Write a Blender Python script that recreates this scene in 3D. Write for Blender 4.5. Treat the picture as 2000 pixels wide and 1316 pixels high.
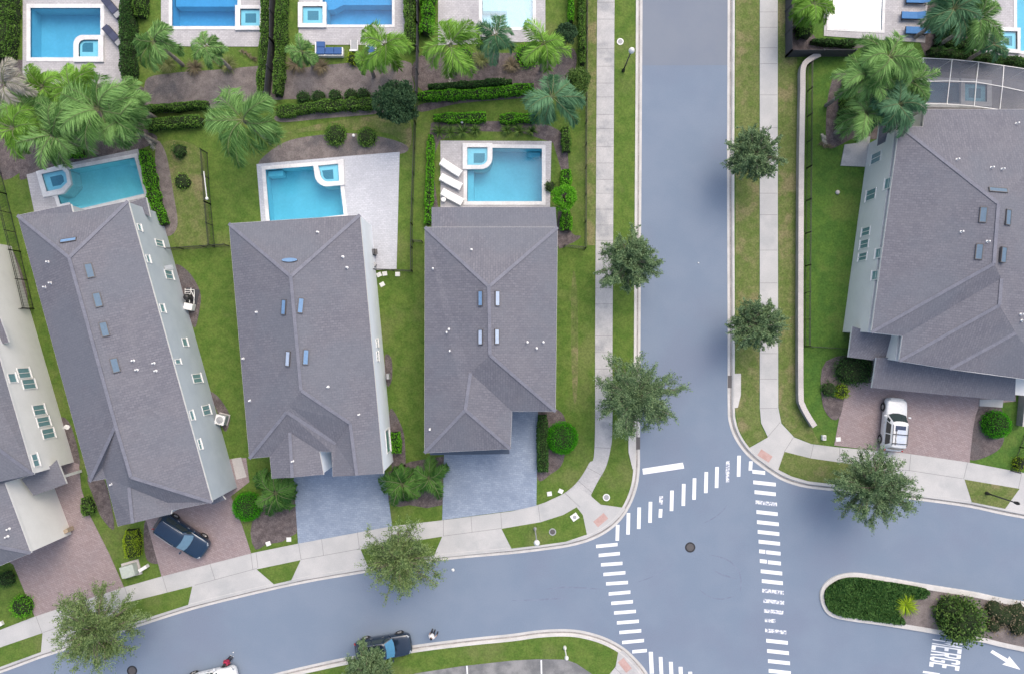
import bpy, bmesh, math, random
import numpy as np
from mathutils import Vector, Matrix
from mathutils.geometry import tessellate_polygon, intersect_ray_tri

for o in list(bpy.data.objects): bpy.data.objects.remove(o)
S = bpy.context.scene
C = S.collection
R = math.radians
# ------------------------------------------------------------------ camera, sky, sun, exposure
H = 62.0            # drone height, metres
PX = 23.0           # photo pixels per metre on the ground
cd = bpy.data.cameras.new('camera'); cam = bpy.data.objects.new('camera', cd); C.objects.link(cam)
cam.location = (0, 0, H); cam.rotation_euler = (0, 0, 0)
cd.sensor_width = 36.0; cd.lens = 36.0 * H / (2000 / PX); cd.clip_end = 3000
S.camera = cam
SUN_EL, SUN_AZ = 57.0, 27.0       # azimuth measured from +Y towards +X: light comes from the upper right of the photo
w = bpy.data.worlds.new('World'); S.world = w; w.use_nodes = True
nt = w.node_tree; nt.nodes.clear()
sky = nt.nodes.new('ShaderNodeTexSky'); sky.sky_type = 'NISHITA'; sky.sun_disc = False
sky.sun_elevation = R(SUN_EL); sky.sun_rotation = R(SUN_AZ); sky.dust_density = 5.0; sky.air_density = 1.0; sky.ozone_density = 0.6
bg = nt.nodes.new('ShaderNodeBackground'); bg.inputs['Strength'].default_value = 0.15
ow = nt.nodes.new('ShaderNodeOutputWorld')
nt.links.new(sky.outputs[0], bg.inputs[0]); nt.links.new(bg.outputs[0], ow.inputs[0])
sd = bpy.data.lights.new('sun', 'SUN'); sd.energy = 0.42; sd.angle = R(64); sd.color = (1.0, 0.93, 0.84)
sun = bpy.data.objects.new('sun', sd); C.objects.link(sun)
az = R(SUN_AZ); el = R(SUN_EL)
dirv = Vector((math.sin(az) * math.cos(el), math.cos(az) * math.cos(el), math.sin(el)))
sun.rotation_euler = dirv.to_track_quat('Z', 'Y').to_euler(); sun.location = dirv * 100
S.view_settings.view_transform = 'Standard'; S.view_settings.look = 'None'
S.view_settings.exposure = 0.78; S.view_settings.gamma = 1.0; S.view_settings.use_curve_mapping = False

# ------------------------------------------------------------------ helpers
def P(px, py, z=0.0):
    """the point at height z that photo pixel (px, py) looks at"""
    k = (H - z) / H / PX
    return Vector(((px - 1000) * k, (658 - py) * k, z))
def P2(px, py, z=0.0):
    p = P(px, py, z); return (p.x, p.y)
def poly2(pts, z=0.0): return [P2(a[0], a[1], z) for a in pts]
def smooth(pts, n=6, closed=False):
    out = []; N = len(pts)
    rng_ = range(N if closed else N - 1)
    for i in rng_:
        if closed: p0, p1, p2, p3 = (pts[(i + k) % N] for k in (-1, 0, 1, 2))
        else: p0, p1, p2, p3 = pts[max(i - 1, 0)], pts[i], pts[i + 1], pts[min(i + 2, N - 1)]
        for j in range(n):
            t = j / n
            out.append(tuple(0.5 * (2 * b + (c - a) * t + (2 * a - 5 * b + 4 * c - d) * t * t + (3 * b - a - 3 * c + d) * t ** 3)
                             for a, b, c, d in zip(p0, p1, p2, p3)))
    if not closed: out.append(tuple(pts[-1]))
    return out
def area2(p): return 0.5 * sum(p[i][0] * p[(i + 1) % len(p)][1] - p[(i + 1) % len(p)][0] * p[i][1] for i in range(len(p)))
def ccw(p): return list(p) if area2(p) > 0 else list(reversed(p))
def offset(p, d):
    """outward offset of a ccw polygon (list of xy), mitred"""
    p = ccw(p); out = []; n = len(p)
    for i in range(n):
        a, b, c = Vector(p[i - 1]), Vector(p[i]), Vector(p[(i + 1) % n])
        e1 = (b - a); e2 = (c - b)
        if e1.length < 1e-6: e1 = e2
        if e2.length < 1e-6: e2 = e1
        n1 = Vector((e1.y, -e1.x)).normalized(); n2 = Vector((e2.y, -e2.x)).normalized()
        m = n1 + n2
        if m.length < 1e-4: m = n1
        m.normalize(); k = max(m.dot(n1), 0.35)
        q = b + m * (d / k); out.append((q.x, q.y))
    return out
ORG = {}
def link(o, parent=None):
    C.objects.link(o)
    if parent is not None: o.parent = parent
    return o
class MB:
    def __init__(s): s.v = []; s.f = []; s.m = []; s.uv = None; s.sm = set()
    def add(s, vs, fs, mi=0):
        b = len(s.v); s.v += [tuple(v) for v in vs]
        for f in fs: s.f.append(tuple(b + i for i in f)); s.m.append(mi)
        return b
    def box(s, c, size, rz=0.0, mi=0, rx=0.0, ry=0.0):
        x, y, z = (d / 2 for d in size)
        M = Matrix.Translation(c) @ Matrix.Rotation(rz, 4, 'Z') @ Matrix.Rotation(ry, 4, 'Y') @ Matrix.Rotation(rx, 4, 'X')
        vs = [M @ Vector((a * x, b * y, c_ * z)) for c_ in (-1, 1) for a, b in ((-1, -1), (1, -1), (1, 1), (-1, 1))]
        s.add(vs, [(0, 3, 2, 1), (4, 5, 6, 7), (0, 1, 5, 4), (1, 2, 6, 5), (2, 3, 7, 6), (3, 0, 4, 7)], mi); return s
    def bar(s, a, b, wd, ht=None, mi=0):
        a = Vector(a); b = Vector(b); ht = ht or wd; d = b - a; L = d.length
        if L < 1e-5: return s
        q = d.to_track_quat('X', 'Z'); M = Matrix.Translation((a + b) / 2) @ q.to_matrix().to_4x4()
        x, y, z = L / 2, wd / 2, ht / 2
        vs = [M @ Vector((p * x, r * y, t * z)) for t in (-1, 1) for p, r in ((-1, -1), (1, -1), (1, 1), (-1, 1))]
        s.add(vs, [(0, 3, 2, 1), (4, 5, 6, 7), (0, 1, 5, 4), (1, 2, 6, 5), (2, 3, 7, 6), (3, 0, 4, 7)], mi); return s
    def prism(s, poly, z0, z1, mi=0, side=None, bottom=True):
        p = ccw(poly); n = len(p); tri = tessellate_polygon([[Vector((a, b, 0)) for a, b in p]])
        vs = [(a, b, z1) for a, b in p] + [(a, b, z0) for a, b in p]
        tops = []
        for t in tri:
            a, b, c = (Vector(p[i]) for i in t)
            t = t if (b - a).cross(c - a) > 0 else (t[0], t[2], t[1]); tops.append(tuple(t))
        s.add(vs, tops + ([tuple(n + i for i in reversed(t)) for t in tops] if bottom else []), mi)
        s.add(vs, [(n + i, n + (i + 1) % n, (i + 1) % n, i) for i in range(n)], mi if side is None else side); return s
    def sheet(s, poly, z, holes=(), mi=0):
        loops = [[Vector((a, b, 0)) for a, b in ccw(poly)]] + [[Vector((a, b, 0)) for a, b in reversed(ccw(h))] for h in holes]
        tri = tessellate_polygon(loops); flat = [v for l in loops for v in l]; fs = []
        for t in tri:
            a, b, c = (flat[i] for i in t); fs.append(tuple(t) if (b - a).cross(c - a).z > 0 else (t[0], t[2], t[1]))
        s.add([(v.x, v.y, z) for v in flat], fs, mi); return s
    def walls(s, poly, z0, z1, mi=0, inward=False):
        p = ccw(poly); n = len(p)
        fs = [(i, (i + 1) % n, n + (i + 1) % n, n + i) for i in range(n)]
        if inward: fs = [tuple(reversed(f)) for f in fs]
        s.add([(a, b, z0) for a, b in p] + [(a, b, z1) for a, b in p], fs, mi); return s
    def ring(s, outer, inner, z0, z1, mi=0):
        n = len(outer)
        vs = [(a, b, z1) for a, b in outer] + [(a, b, z1) for a, b in inner] + [(a, b, z0) for a, b in outer] + [(a, b, z0) for a, b in inner]
        fs = []
        for i in range(n):
            j = (i + 1) % n
            fs += [(i, j, n + j, n + i), (2 * n + i, 2 * n + j, j, i), (n + i, n + j, 3 * n + j, 3 * n + i)]
        s.add(vs, fs, mi); return s
    def tube(s, pts, rad, n=8, mi=0, cap=True):
        pts = [Vector(p) for p in pts]; rad = rad if hasattr(rad, '__len__') else [rad] * len(pts)
        vs = []; up = Vector((0.31, 0.17, 0.93)).normalized()
        for i, p in enumerate(pts):
            d = (pts[min(i + 1, len(pts) - 1)] - pts[max(i - 1, 0)]).normalized()
            a = d.cross(up); a = a.normalized() if a.length > 1e-3 else d.cross(Vector((1, 0, 0))).normalized(); b = d.cross(a)
            vs += [p + (a * math.cos(2 * math.pi * k / n) + b * math.sin(2 * math.pi * k / n)) * rad[i] for k in range(n)]
        fs = [(i * n + k, i * n + (k + 1) % n, (i + 1) * n + (k + 1) % n, (i + 1) * n + k) for i in range(len(pts) - 1) for k in range(n)]
        if cap: fs += [tuple(range(n)), tuple(reversed(range((len(pts) - 1) * n, len(pts) * n)))]
        s.add(vs, fs, mi); return s
    def lathe(s, c, prof, n=16, mi=0):
        c = Vector(c); vs = []
        for r, z in prof: vs += [c + Vector((r * math.cos(2 * math.pi * k / n), r * math.sin(2 * math.pi * k / n), z)) for k in range(n)]
        L = len(prof)
        fs = [(i * n + k, i * n + (k + 1) % n, (i + 1) * n + (k + 1) % n, (i + 1) * n + k) for i in range(L - 1) for k in range(n)]
        fs += [tuple(reversed(range(n))), tuple(range((L - 1) * n, L * n))]
        s.add(vs, fs, mi); return s
    def build(s, name, mats, parent=None, local=False, smooth_=False, bevel=0.0, subsurf=0):
        mats = mats if isinstance(mats, (list, tuple)) else [mats]
        v = np.array(s.v, dtype=float)
        if local: org = Vector((0, 0, 0))
        elif parent is not None: org = ORG.get(parent.name, Vector((0, 0, 0)))
        else:
            lo, hi = v.min(0), v.max(0); org = Vector(((lo[0] + hi[0]) / 2, (lo[1] + hi[1]) / 2, lo[2]))
        v = v - np.array(org)
        me = bpy.data.meshes.new(name); me.from_pydata(v.tolist(), [], s.f)
        for m in mats: me.materials.append(m)
        me.polygons.foreach_set('material_index', s.m)
        if s.uv is not None:
            ul = me.uv_layers.new(name='UVMap'); k = 0
            for f in s.uv:
                for uv in f: ul.data[k].uv = uv; k += 1
        if smooth_: me.polygons.foreach_set('use_smooth', [True] * len(me.polygons))
        me.update()
        o = bpy.data.objects.new(name, me); link(o, parent)
        if parent is None: o.location = org
        ORG[o.name] = org
        if bevel:
            b = o.modifiers.new('bevel', 'BEVEL'); b.width = bevel; b.segments = 2; b.limit_method = 'ANGLE'; b.angle_limit = R(40)
        if subsurf:
            b = o.modifiers.new('sub', 'SUBSURF'); b.levels = subsurf; b.render_levels = subsurf
        return o
def tag(o, label, cat, group=None):
    o['label'] = label; o['category'] = cat
    if group: o['group'] = group
    return o
def struct(o, kind='structure'): o['kind'] = kind; return o
def thing(name, label, cat, loc, rz=0.0, group=None):
    o = bpy.data.objects.new(name, None); C.objects.link(o); o.location = loc; o.rotation_euler = (0, 0, rz); o.empty_display_size = 0.2
    ORG[o.name] = Vector(loc); return tag(o, label, cat, group)
def copy_tree(o, parent=None):
    c = o.copy(); C.objects.link(c)
    if parent is not None: c.parent = parent
    for ch in list(o.children): copy_tree(ch, c)
    return c
# ------------------------------------------------------------------ materials
def nodes(name):
    m = bpy.data.materials.new(name); m.use_nodes = True; t = m.node_tree
    return m, t, t.nodes['Principled BSDF']
def lk(t, a, b): t.links.new(a, b)
def pos_noise(t, scale, detail=4.0, rough=0.6, vec=None, dist=0.0):
    n = t.nodes.new('ShaderNodeTexNoise'); n.inputs['Scale'].default_value = scale; n.inputs['Detail'].default_value = detail
    n.inputs['Roughness'].default_value = rough; n.inputs['Distortion'].default_value = dist
    if vec is None:
        g = t.nodes.new('ShaderNodeNewGeometry'); vec = g.outputs['Position']
    lk(t, vec, n.inputs['Vector']); return n
def ramp(t, src, p0, p1):
    r = t.nodes.new('ShaderNodeMapRange'); r.inputs[1].default_value = p0; r.inputs[2].default_value = p1; r.interpolation_type = 'SMOOTHSTEP'
    lk(t, src, r.inputs[0]); return r.outputs[0]
def mixc(t, fac, a, b, mode='MIX'):
    m = t.nodes.new('ShaderNodeMix'); m.data_type = 'RGBA'; m.blend_type = mode
    for sock, val in ((m.inputs[0], fac), (m.inputs[6], a), (m.inputs[7], b)):
        if hasattr(val, 'links') or hasattr(val, 'is_linked'): lk(t, val, sock)
        elif isinstance(val, (int, float)): sock.default_value = val
        else: sock.default_value = (*val[:3], 1)
    return m.outputs[2]
def bump(t, b, src, strength, dist=0.02):
    n = t.nodes.new('ShaderNodeBump'); n.inputs['Strength'].default_value = strength; n.inputs['Distance'].default_value = dist
    lk(t, src, n.inputs['Height']); lk(t, n.outputs[0], b.inputs['Normal'])
def surf(name, c1, c2, scale=1.0, rough=0.8, fine=20.0, fa=0.25, bs=0.3, lo=0.35, hi=0.65, third=None, tscale=0.15, spec=0.3):
    """two colours mottled by noise, a finer grain on top, and optionally a third colour in large patches"""
    m, t, b = nodes(name)
    n1 = pos_noise(t, scale); col = mixc(t, ramp(t, n1.outputs[0], lo, hi), c1, c2)
    if third:
        n3 = pos_noise(t, tscale, 5, 0.6); col = mixc(t, ramp(t, n3.outputs[0], 0.5, 0.68), col, third)
    n2 = pos_noise(t, fine, 3, 0.7); g = ramp(t, n2.outputs[0], 0.25, 0.75)
    gr = t.nodes.new('ShaderNodeMapRange'); gr.inputs[3].default_value = 1 - fa; gr.inputs[4].default_value = 1 + fa; lk(t, g, gr.inputs[0])
    vm = t.nodes.new('ShaderNodeVectorMath'); vm.operation = 'SCALE'; lk(t, col, vm.inputs[0]); lk(t, gr.outputs[0], vm.inputs['Scale'])
    lk(t, vm.outputs[0], b.inputs['Base Color']); b.inputs['Roughness'].default_value = rough; b.inputs['Specular IOR Level'].default_value = spec
    if bs: bump(t, b, n2.outputs[0], bs)
    return m
def plain(name, c, rough=0.5, metal=0.0, spec=0.5, coat=0.0):
    m, t, b = nodes(name)
    n = pos_noise(t, 6.0, 3, 0.6); col = mixc(t, ramp(t, n.outputs[0], 0.3, 0.7), [x * 0.93 for x in c], [min(1, x * 1.06) for x in c])
    lk(t, col, b.inputs['Base Color']); b.inputs['Roughness'].default_value = rough; b.inputs['Metallic'].default_value = metal
    b.inputs['Specular IOR Level'].default_value = spec; b.inputs['Coat Weight'].default_value = coat; b.inputs['Coat Roughness'].default_value = 0.04
    return m
def leafmat(name, cd_, cl, tr=0.3, cm=None):
    m, t, b = nodes(name)
    g = t.nodes.new('ShaderNodeNewGeometry'); n = pos_noise(t, 0.9, 3, 0.6, g.outputs['Position'])
    ad = t.nodes.new('ShaderNodeMath'); ad.operation = 'ADD'; lk(t, g.outputs['Random Per Island'], ad.inputs[0]); lk(t, n.outputs[0], ad.inputs[1])
    at = t.nodes.new('ShaderNodeAttribute'); at.attribute_name = 'tone'; a2 = t.nodes.new('ShaderNodeMath'); a2.operation = 'ADD'; lk(t, ad.outputs[0], a2.inputs[0]); lk(t, at.outputs['Fac'], a2.inputs[1])
    col = mixc(t, ramp(t, a2.outputs[0], 0.45, 1.45), cd_, cl)
    if cm: 
        n4 = pos_noise(t, 0.35, 2, 0.5, g.outputs['Position']); col = mixc(t, ramp(t, n4.outputs[0], 0.5, 0.7), col, cm)
    lk(t, col, b.inputs['Base Color']); b.inputs['Roughness'].default_value = 0.6; b.inputs['Specular IOR Level'].default_value = 0.12
    tl = t.nodes.new('ShaderNodeBsdfTranslucent'); lk(t, col, tl.inputs[0])
    mx = t.nodes.new('ShaderNodeMixShader'); mx.inputs[0].default_value = tr
    out = t.nodes['Material Output']; lk(t, b.outputs[0], mx.inputs[1]); lk(t, tl.outputs[0], mx.inputs[2]); lk(t, mx.outputs[0], out.inputs[0])
    return m
def brickmat(name, c1, c2, mortar, bw, rh, rz=0.0, uv=False, stain=None, ms=0.012, rough=0.85, offs=0.5, amt=0.35, grey=None):
    m, t, b = nodes(name)
    if uv: src = t.nodes.new('ShaderNodeUVMap').outputs[0]
    else: src = t.nodes.new('ShaderNodeNewGeometry').outputs['Position']
    mp = t.nodes.new('ShaderNodeMapping'); mp.inputs['Rotation'].default_value = (0, 0, rz); lk(t, src, mp.inputs[0])
    wn = pos_noise(t, 1.7, 3, 0.6, mp.outputs[0]); wv = t.nodes.new('ShaderNodeVectorMath'); wv.operation = 'MULTIPLY_ADD'
    lk(t, wn.outputs[1], wv.inputs[0]); wv.inputs[1].default_value = (0.05, 0.16, 0) if uv else (0.05, 0.05, 0); lk(t, mp.outputs[0], wv.inputs[2])
    br = t.nodes.new('ShaderNodeTexBrick'); lk(t, wv.outputs[0], br.inputs[0]); br.offset = offs
    br.inputs['Scale'].default_value = 1.0; br.inputs['Brick Width'].default_value = bw; br.inputs['Row Height'].default_value = rh
    br.inputs['Mortar Size'].default_value = ms; br.inputs['Color1'].default_value = (*c1, 1); br.inputs['Color2'].default_value = (*c2, 1)
    br.inputs['Mortar'].default_value = (*mortar, 1); br.inputs['Bias'].default_value = 0.0
    col = br.outputs[0]
    n = pos_noise(t, 0.5, 5, 0.65); f = ramp(t, n.outputs[0], 0.35, 0.7)
    if stain: 
        fm = t.nodes.new('ShaderNodeMath'); fm.operation = 'MULTIPLY'; lk(t, f, fm.inputs[0]); fm.inputs[1].default_value = amt
        col = mixc(t, fm.outputs[0], col, stain)
    if grey:
        n5 = pos_noise(t, 0.16, 4, 0.6); fm = t.nodes.new('ShaderNodeMath'); fm.operation = 'MULTIPLY'
        lk(t, ramp(t, n5.outputs[0], 0.42, 0.62), fm.inputs[0]); fm.inputs[1].default_value = 0.55; col = mixc(t, fm.outputs[0], col, grey)
    n2 = pos_noise(t, 9, 4, 0.75); gr = t.nodes.new('ShaderNodeMapRange'); gr.inputs[1].default_value = 0.3; gr.inputs[2].default_value = 0.7
    gr.inputs[3].default_value = 0.86; gr.inputs[4].default_value = 1.14; lk(t, n2.outputs[0], gr.inputs[0])
    vm = t.nodes.new('ShaderNodeVectorMath'); vm.operation = 'SCALE'; lk(t, col, vm.inputs[0]); lk(t, gr.outputs[0], vm.inputs['Scale'])
    lk(t, vm.outputs[0], b.inputs['Base Color']); b.inputs['Roughness'].default_value = rough; b.inputs['Specular IOR Level'].default_value = 0.25
    bump(t, b, br.outputs[1], -0.5, 0.01)
    return m
def watermat(name, tint, gloss=0.03, milky=0.0, mc=(0.8, 0.9, 0.95)):
    m = bpy.data.materials.new(name); m.use_nodes = True; t = m.node_tree; t.nodes.clear()
    tr = t.nodes.new('ShaderNodeBsdfTransparent'); tr.inputs[0].default_value = (*tint, 1)
    gl = t.nodes.new('ShaderNodeBsdfGlossy'); gl.inputs['Roughness'].default_value = 0.05
    df = t.nodes.new('ShaderNodeBsdfDiffuse'); df.inputs[0].default_value = (*mc, 1)
    n = pos_noise(t, 3.0, 3, 0.5); bp = t.nodes.new('ShaderNodeBump'); bp.inputs['Strength'].default_value = 0.15; bp.inputs['Distance'].default_value = 0.05
    lk(t, n.outputs[0], bp.inputs['Height']); lk(t, bp.outputs[0], gl.inputs['Normal'])
    m0 = t.nodes.new('ShaderNodeMixShader'); m0.inputs[0].default_value = milky; lk(t, tr.outputs[0], m0.inputs[1]); lk(t, df.outputs[0], m0.inputs[2])
    mx = t.nodes.new('ShaderNodeMixShader'); mx.inputs[0].default_value = gloss; lk(t, m0.outputs[0], mx.inputs[1]); lk(t, gl.outputs[0], mx.inputs[2])
    o = t.nodes.new('ShaderNodeOutputMaterial'); lk(t, mx.outputs[0], o.inputs[0]); return m

M = {}
M['grass'] = surf('grass', (0.072, 0.135, 0.02), (0.105, 0.162, 0.03), 1.1, 0.95, 7, 0.28, 0.5, third=(0.125, 0.16, 0.045), tscale=0.22)
M['green'] = surf('green_grass', (0.052, 0.122, 0.02), (0.075, 0.15, 0.024), 1.0, 0.95, 7, 0.28, 0.5, third=(0.095, 0.15, 0.032), tscale=0.3)
M['dry'] = surf('dry_grass', (0.095, 0.14, 0.032), (0.14, 0.165, 0.055), 1.4, 0.95, 7, 0.32, 0.5, third=(0.19, 0.175, 0.085), tscale=0.5)
M['asphalt'] = surf('asphalt', (0.168, 0.217, 0.287), (0.184, 0.231, 0.300), 0.3, 0.85, 11, 0.055, 0.15, third=(0.170, 0.208, 0.277), tscale=0.10)
M['asphalt2'] = surf('asphalt_patch', (0.178, 0.207, 0.255), (0.19, 0.218, 0.262), 0.3, 0.85, 45, 0.06, 0.15)
M['lot'] = surf('parking_asphalt', (0.15, 0.155, 0.16), (0.26, 0.26, 0.26), 0.7, 0.9, 20, 0.15, 0.2)
M['concrete'] = surf('concrete', (0.42, 0.425, 0.42), (0.475, 0.475, 0.465), 0.5, 0.85, 14, 0.08, 0.15, third=(0.375, 0.385, 0.385), tscale=0.3)
M['walk'] = surf('weathered_concrete', (0.40, 0.40, 0.40), (0.46, 0.455, 0.45), 0.8, 0.85, 10, 0.12, 0.15, third=(0.29, 0.30, 0.31), tscale=0.45)
M['kerb'] = surf('kerb_concrete', (0.47, 0.465, 0.445), (0.55, 0.54, 0.52), 0.8, 0.85, 12, 0.08, 0.15)
M['dirt'] = surf('gutter_dirt', (0.24, 0.23, 0.22), (0.33, 0.315, 0.30), 1.2, 0.9, 10, 0.2, 0.1)
M['joint'] = plain('joint', (0.2, 0.2, 0.2), 0.9)
M['mulch'] = surf('mulch', (0.09, 0.075, 0.075), (0.145, 0.122, 0.12), 2.5, 0.95, 14, 0.4, 0.6, third=(0.11, 0.098, 0.10), tscale=0.5)
M['soil'] = surf('sandy_soil', (0.145, 0.125, 0.12), (0.20, 0.175, 0.165), 1.5, 0.95, 14, 0.3, 0.5, third=(0.105, 0.098, 0.10), tscale=0.4)
M['pave_g'] = brickmat('grey_pavers', (0.24, 0.295, 0.38), (0.30, 0.36, 0.445), (0.20, 0.245, 0.32), 0.34, 0.17, 0.1, stain=(0.17, 0.215, 0.29), amt=0.55)
M['pave_r'] = brickmat('red_pavers', (0.275, 0.215, 0.215), (0.335, 0.275, 0.275), (0.22, 0.18, 0.18), 0.3, 0.15, 0.45, stain=(0.235, 0.205, 0.215), amt=0.4)
M['deck'] = brickmat('deck_pavers', (0.43, 0.42, 0.43), (0.51, 0.50, 0.51), (0.36, 0.355, 0.36), 0.3, 0.15, 0.0, stain=(0.31, 0.305, 0.32), amt=0.55, ms=0.014)
M['deck_w'] = brickmat('pale_deck_pavers', (0.45, 0.47, 0.505), (0.52, 0.535, 0.57), (0.39, 0.405, 0.44), 0.3, 0.15, 0.05, stain=(0.38, 0.395, 0.43), amt=0.55, ms=0.014)
M['shingle'] = brickmat('roof_shingles', (0.138, 0.140, 0.165), (0.172, 0.174, 0.20), (0.114, 0.116, 0.137), 0.36, 0.19, 0, uv=True, stain=(0.172, 0.172, 0.192), amt=0.5, ms=0.018, rough=0.9, grey=(0.14, 0.154, 0.182))
M['cap'] = surf('ridge_cap_shingle', (0.16, 0.167, 0.20), (0.185, 0.19, 0.225), 2.0, 0.9, 12, 0.15, 0.3)
M['white'] = plain('white_trim', (0.74, 0.74, 0.72), 0.5)
M['wall'] = surf('stucco', (0.40, 0.45, 0.49), (0.44, 0.49, 0.525), 0.6, 0.9, 25, 0.05, 0.2)
M['wall_w'] = surf('white_stucco', (0.80, 0.85, 0.90), (0.84, 0.89, 0.94), 0.6, 0.9, 25, 0.04, 0.2)
M['wall_b'] = surf('beige_stucco', (0.70, 0.705, 0.68), (0.74, 0.745, 0.72), 0.6, 0.9, 25, 0.05, 0.2)
M['stone'] = brickmat('stone_veneer', (0.42, 0.34, 0.24), (0.30, 0.24, 0.17), (0.36, 0.31, 0.25), 0.35, 0.2, 0.3, ms=0.02)
M['capstone'] = surf('wall_cap', (0.42, 0.40, 0.385), (0.50, 0.475, 0.455), 0.7, 0.9, 12, 0.15, 0.2)
M['block'] = surf('wall_block_deck_shade', (0.28, 0.265, 0.26), (0.35, 0.33, 0.32), 1.0, 0.9, 12, 0.15, 0.3)
M['glass'] = plain('window_glass', (0.16, 0.29, 0.32), 0.12, 0, 0.7)
M['sky_l'] = plain('skylight_glass', (0.15, 0.26, 0.42), 0.5, 0, 0.2)
M['sky_p'] = plain('pale_skylight_glass', (0.38, 0.46, 0.58), 0.5, 0, 0.2)
M['sky_d'] = plain('dark_skylight_glass', (0.11, 0.17, 0.235), 0.5, 0, 0.2)
M['black'] = plain('black_metal', (0.02, 0.02, 0.022), 0.45)
M['dkgrey'] = plain('dark_screen', (0.05, 0.052, 0.06), 0.8)
M['grey'] = plain('grey_metal', (0.32, 0.33, 0.34), 0.5)
M['wood'] = plain('painted_wood', (0.45, 0.44, 0.41), 0.7)
M['bronze'] = plain('dark_bronze', (0.09, 0.085, 0.085), 0.5)
M['plaster'] = surf('pool_plaster', (0.55, 0.70, 0.74), (0.60, 0.74, 0.78), 0.8, 0.7, 5, 0.04, 0.0)
M['tile'] = plain('pool_tile', (0.10, 0.22, 0.28), 0.3)
M['coping'] = surf('pool_coping', (0.60, 0.60, 0.60), (0.70, 0.70, 0.69), 1.2, 0.7, 8, 0.08, 0.1)
M['water'] = watermat('pool_water', (0.34, 0.68, 0.84))
M['water_l'] = watermat('light_pool_water', (0.52, 0.95, 1.0))
M['water_d'] = watermat('deep_pool_water', (0.27, 0.60, 0.84))
M['water_b'] = watermat('bright_pool_water', (0.36, 0.74, 0.86))
M['water_p'] = watermat('pale_pool_water', (0.62, 0.90, 0.97), 0.08, 0.15)
M['water_w'] = watermat('glaring_pool_water', (0.9, 0.97, 1.0), 0.25, 0.55, (0.9, 0.95, 0.97))  # milky white diffuse paints the glare on the water
M['water_s'] = watermat('spa_water', (0.55, 0.86, 0.95))
M['eyebrow_shade'] = plain('shaded_eyebrow_roof', (0.075, 0.095, 0.13), 0.6)  # overhang shade on the garage eyebrow roof, put into its colour
M['paint'] = None
M['trunk'] = surf('bark', (0.13, 0.105, 0.085), (0.21, 0.18, 0.15), 4, 0.95, 14, 0.3, 0.6)
M['ptrunk'] = surf('palm_bark', (0.20, 0.17, 0.15), (0.30, 0.27, 0.24), 3, 0.95, 12, 0.3, 0.6)
M['oak'] = leafmat('oak_leaves', (0.05, 0.105, 0.045), (0.25, 0.36, 0.18), 0.3)
M['oak_y'] = leafmat('olive_oak_leaves', (0.07, 0.13, 0.04), (0.28, 0.38, 0.15), 0.3)
M['darktree'] = leafmat('dark_tree_leaves', (0.015, 0.045, 0.02), (0.06, 0.12, 0.055), 0.15)
M['rachis'] = plain('palm_stem', (0.17, 0.20, 0.09), 0.7)
M['palm'] = leafmat('palm_leaflets', (0.075, 0.18, 0.045), (0.30, 0.52, 0.17), 0.38)
M['palm_y'] = leafmat('bright_palm_leaflets', (0.10, 0.23, 0.025), (0.30, 0.55, 0.10), 0.35)
M['palm_d'] = leafmat('blue_green_palm_leaflets', (0.05, 0.14, 0.065), (0.17, 0.34, 0.18), 0.3)
M['palm_w'] = leafmat('dry_palm_leaflets', (0.28, 0.27, 0.23), (0.55, 0.53, 0.46), 0.2)
M['palm_k'] = leafmat('dark_low_palm_leaflets', (0.03, 0.10, 0.02), (0.13, 0.28, 0.06), 0.25)
M['hedge'] = leafmat('hedge_leaves', (0.05, 0.13, 0.018), (0.16, 0.30, 0.055), 0.25)
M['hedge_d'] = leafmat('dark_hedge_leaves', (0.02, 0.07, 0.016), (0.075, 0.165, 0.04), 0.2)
M['hedge_b'] = leafmat('bright_hedge_leaves', (0.05, 0.21, 0.008), (0.17, 0.48, 0.03), 0.25)
M['hedge_y'] = leafmat('yellow_green_leaves', (0.16, 0.27, 0.012), (0.36, 0.50, 0.03), 0.25)
M['round'] = leafmat('clipped_bush_leaves', (0.015, 0.14, 0.004), (0.08, 0.40, 0.012), 0.25)
M['shrub'] = leafmat('shrub_leaves', (0.025, 0.07, 0.015), (0.13, 0.22, 0.05), 0.2)
M['straw'] = leafmat('dry_shrub', (0.11, 0.09, 0.06), (0.22, 0.19, 0.12), 0.15)
M['grassy'] = leafmat('long_grass', (0.10, 0.13, 0.04), (0.24, 0.27, 0.11), 0.2)
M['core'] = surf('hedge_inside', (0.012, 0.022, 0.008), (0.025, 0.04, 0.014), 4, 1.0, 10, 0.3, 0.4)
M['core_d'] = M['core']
def paintmat():
    m, t, b = nodes('road_paint')
    n = pos_noise(t, 2.2, 6, 0.7); n2 = pos_noise(t, 18, 3, 0.7)
    a = t.nodes.new('ShaderNodeMath'); a.operation = 'MULTIPLY_ADD'; lk(t, n2.outputs[0], a.inputs[0]); a.inputs[1].default_value = 0.35; lk(t, n.outputs[0], a.inputs[2])
    col = mixc(t, ramp(t, a.outputs[0], 0.84, 0.98), (0.76, 0.78, 0.80), (0.3, 0.34, 0.41))
    lk(t, col, b.inputs['Base Color']); b.inputs['Roughness'].default_value = 0.7; return m
M['paint'] = paintmat()
M['paint_old'] = surf('worn_road_paint', (0.75, 0.77, 0.80), (0.23, 0.265, 0.34), 5.0, 0.8, 20, 0.1, 0, lo=0.42, hi=0.6)
M['scuff'] = surf('tyre_scuff', (0.15, 0.18, 0.25), (0.185, 0.225, 0.30), 1.5, 0.85, 20, 0.06, 0)
M['red_pad'] = surf('tactile_pad', (0.43, 0.28, 0.25), (0.47, 0.33, 0.30), 3, 0.8, 30, 0.15, 0.5)
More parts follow.
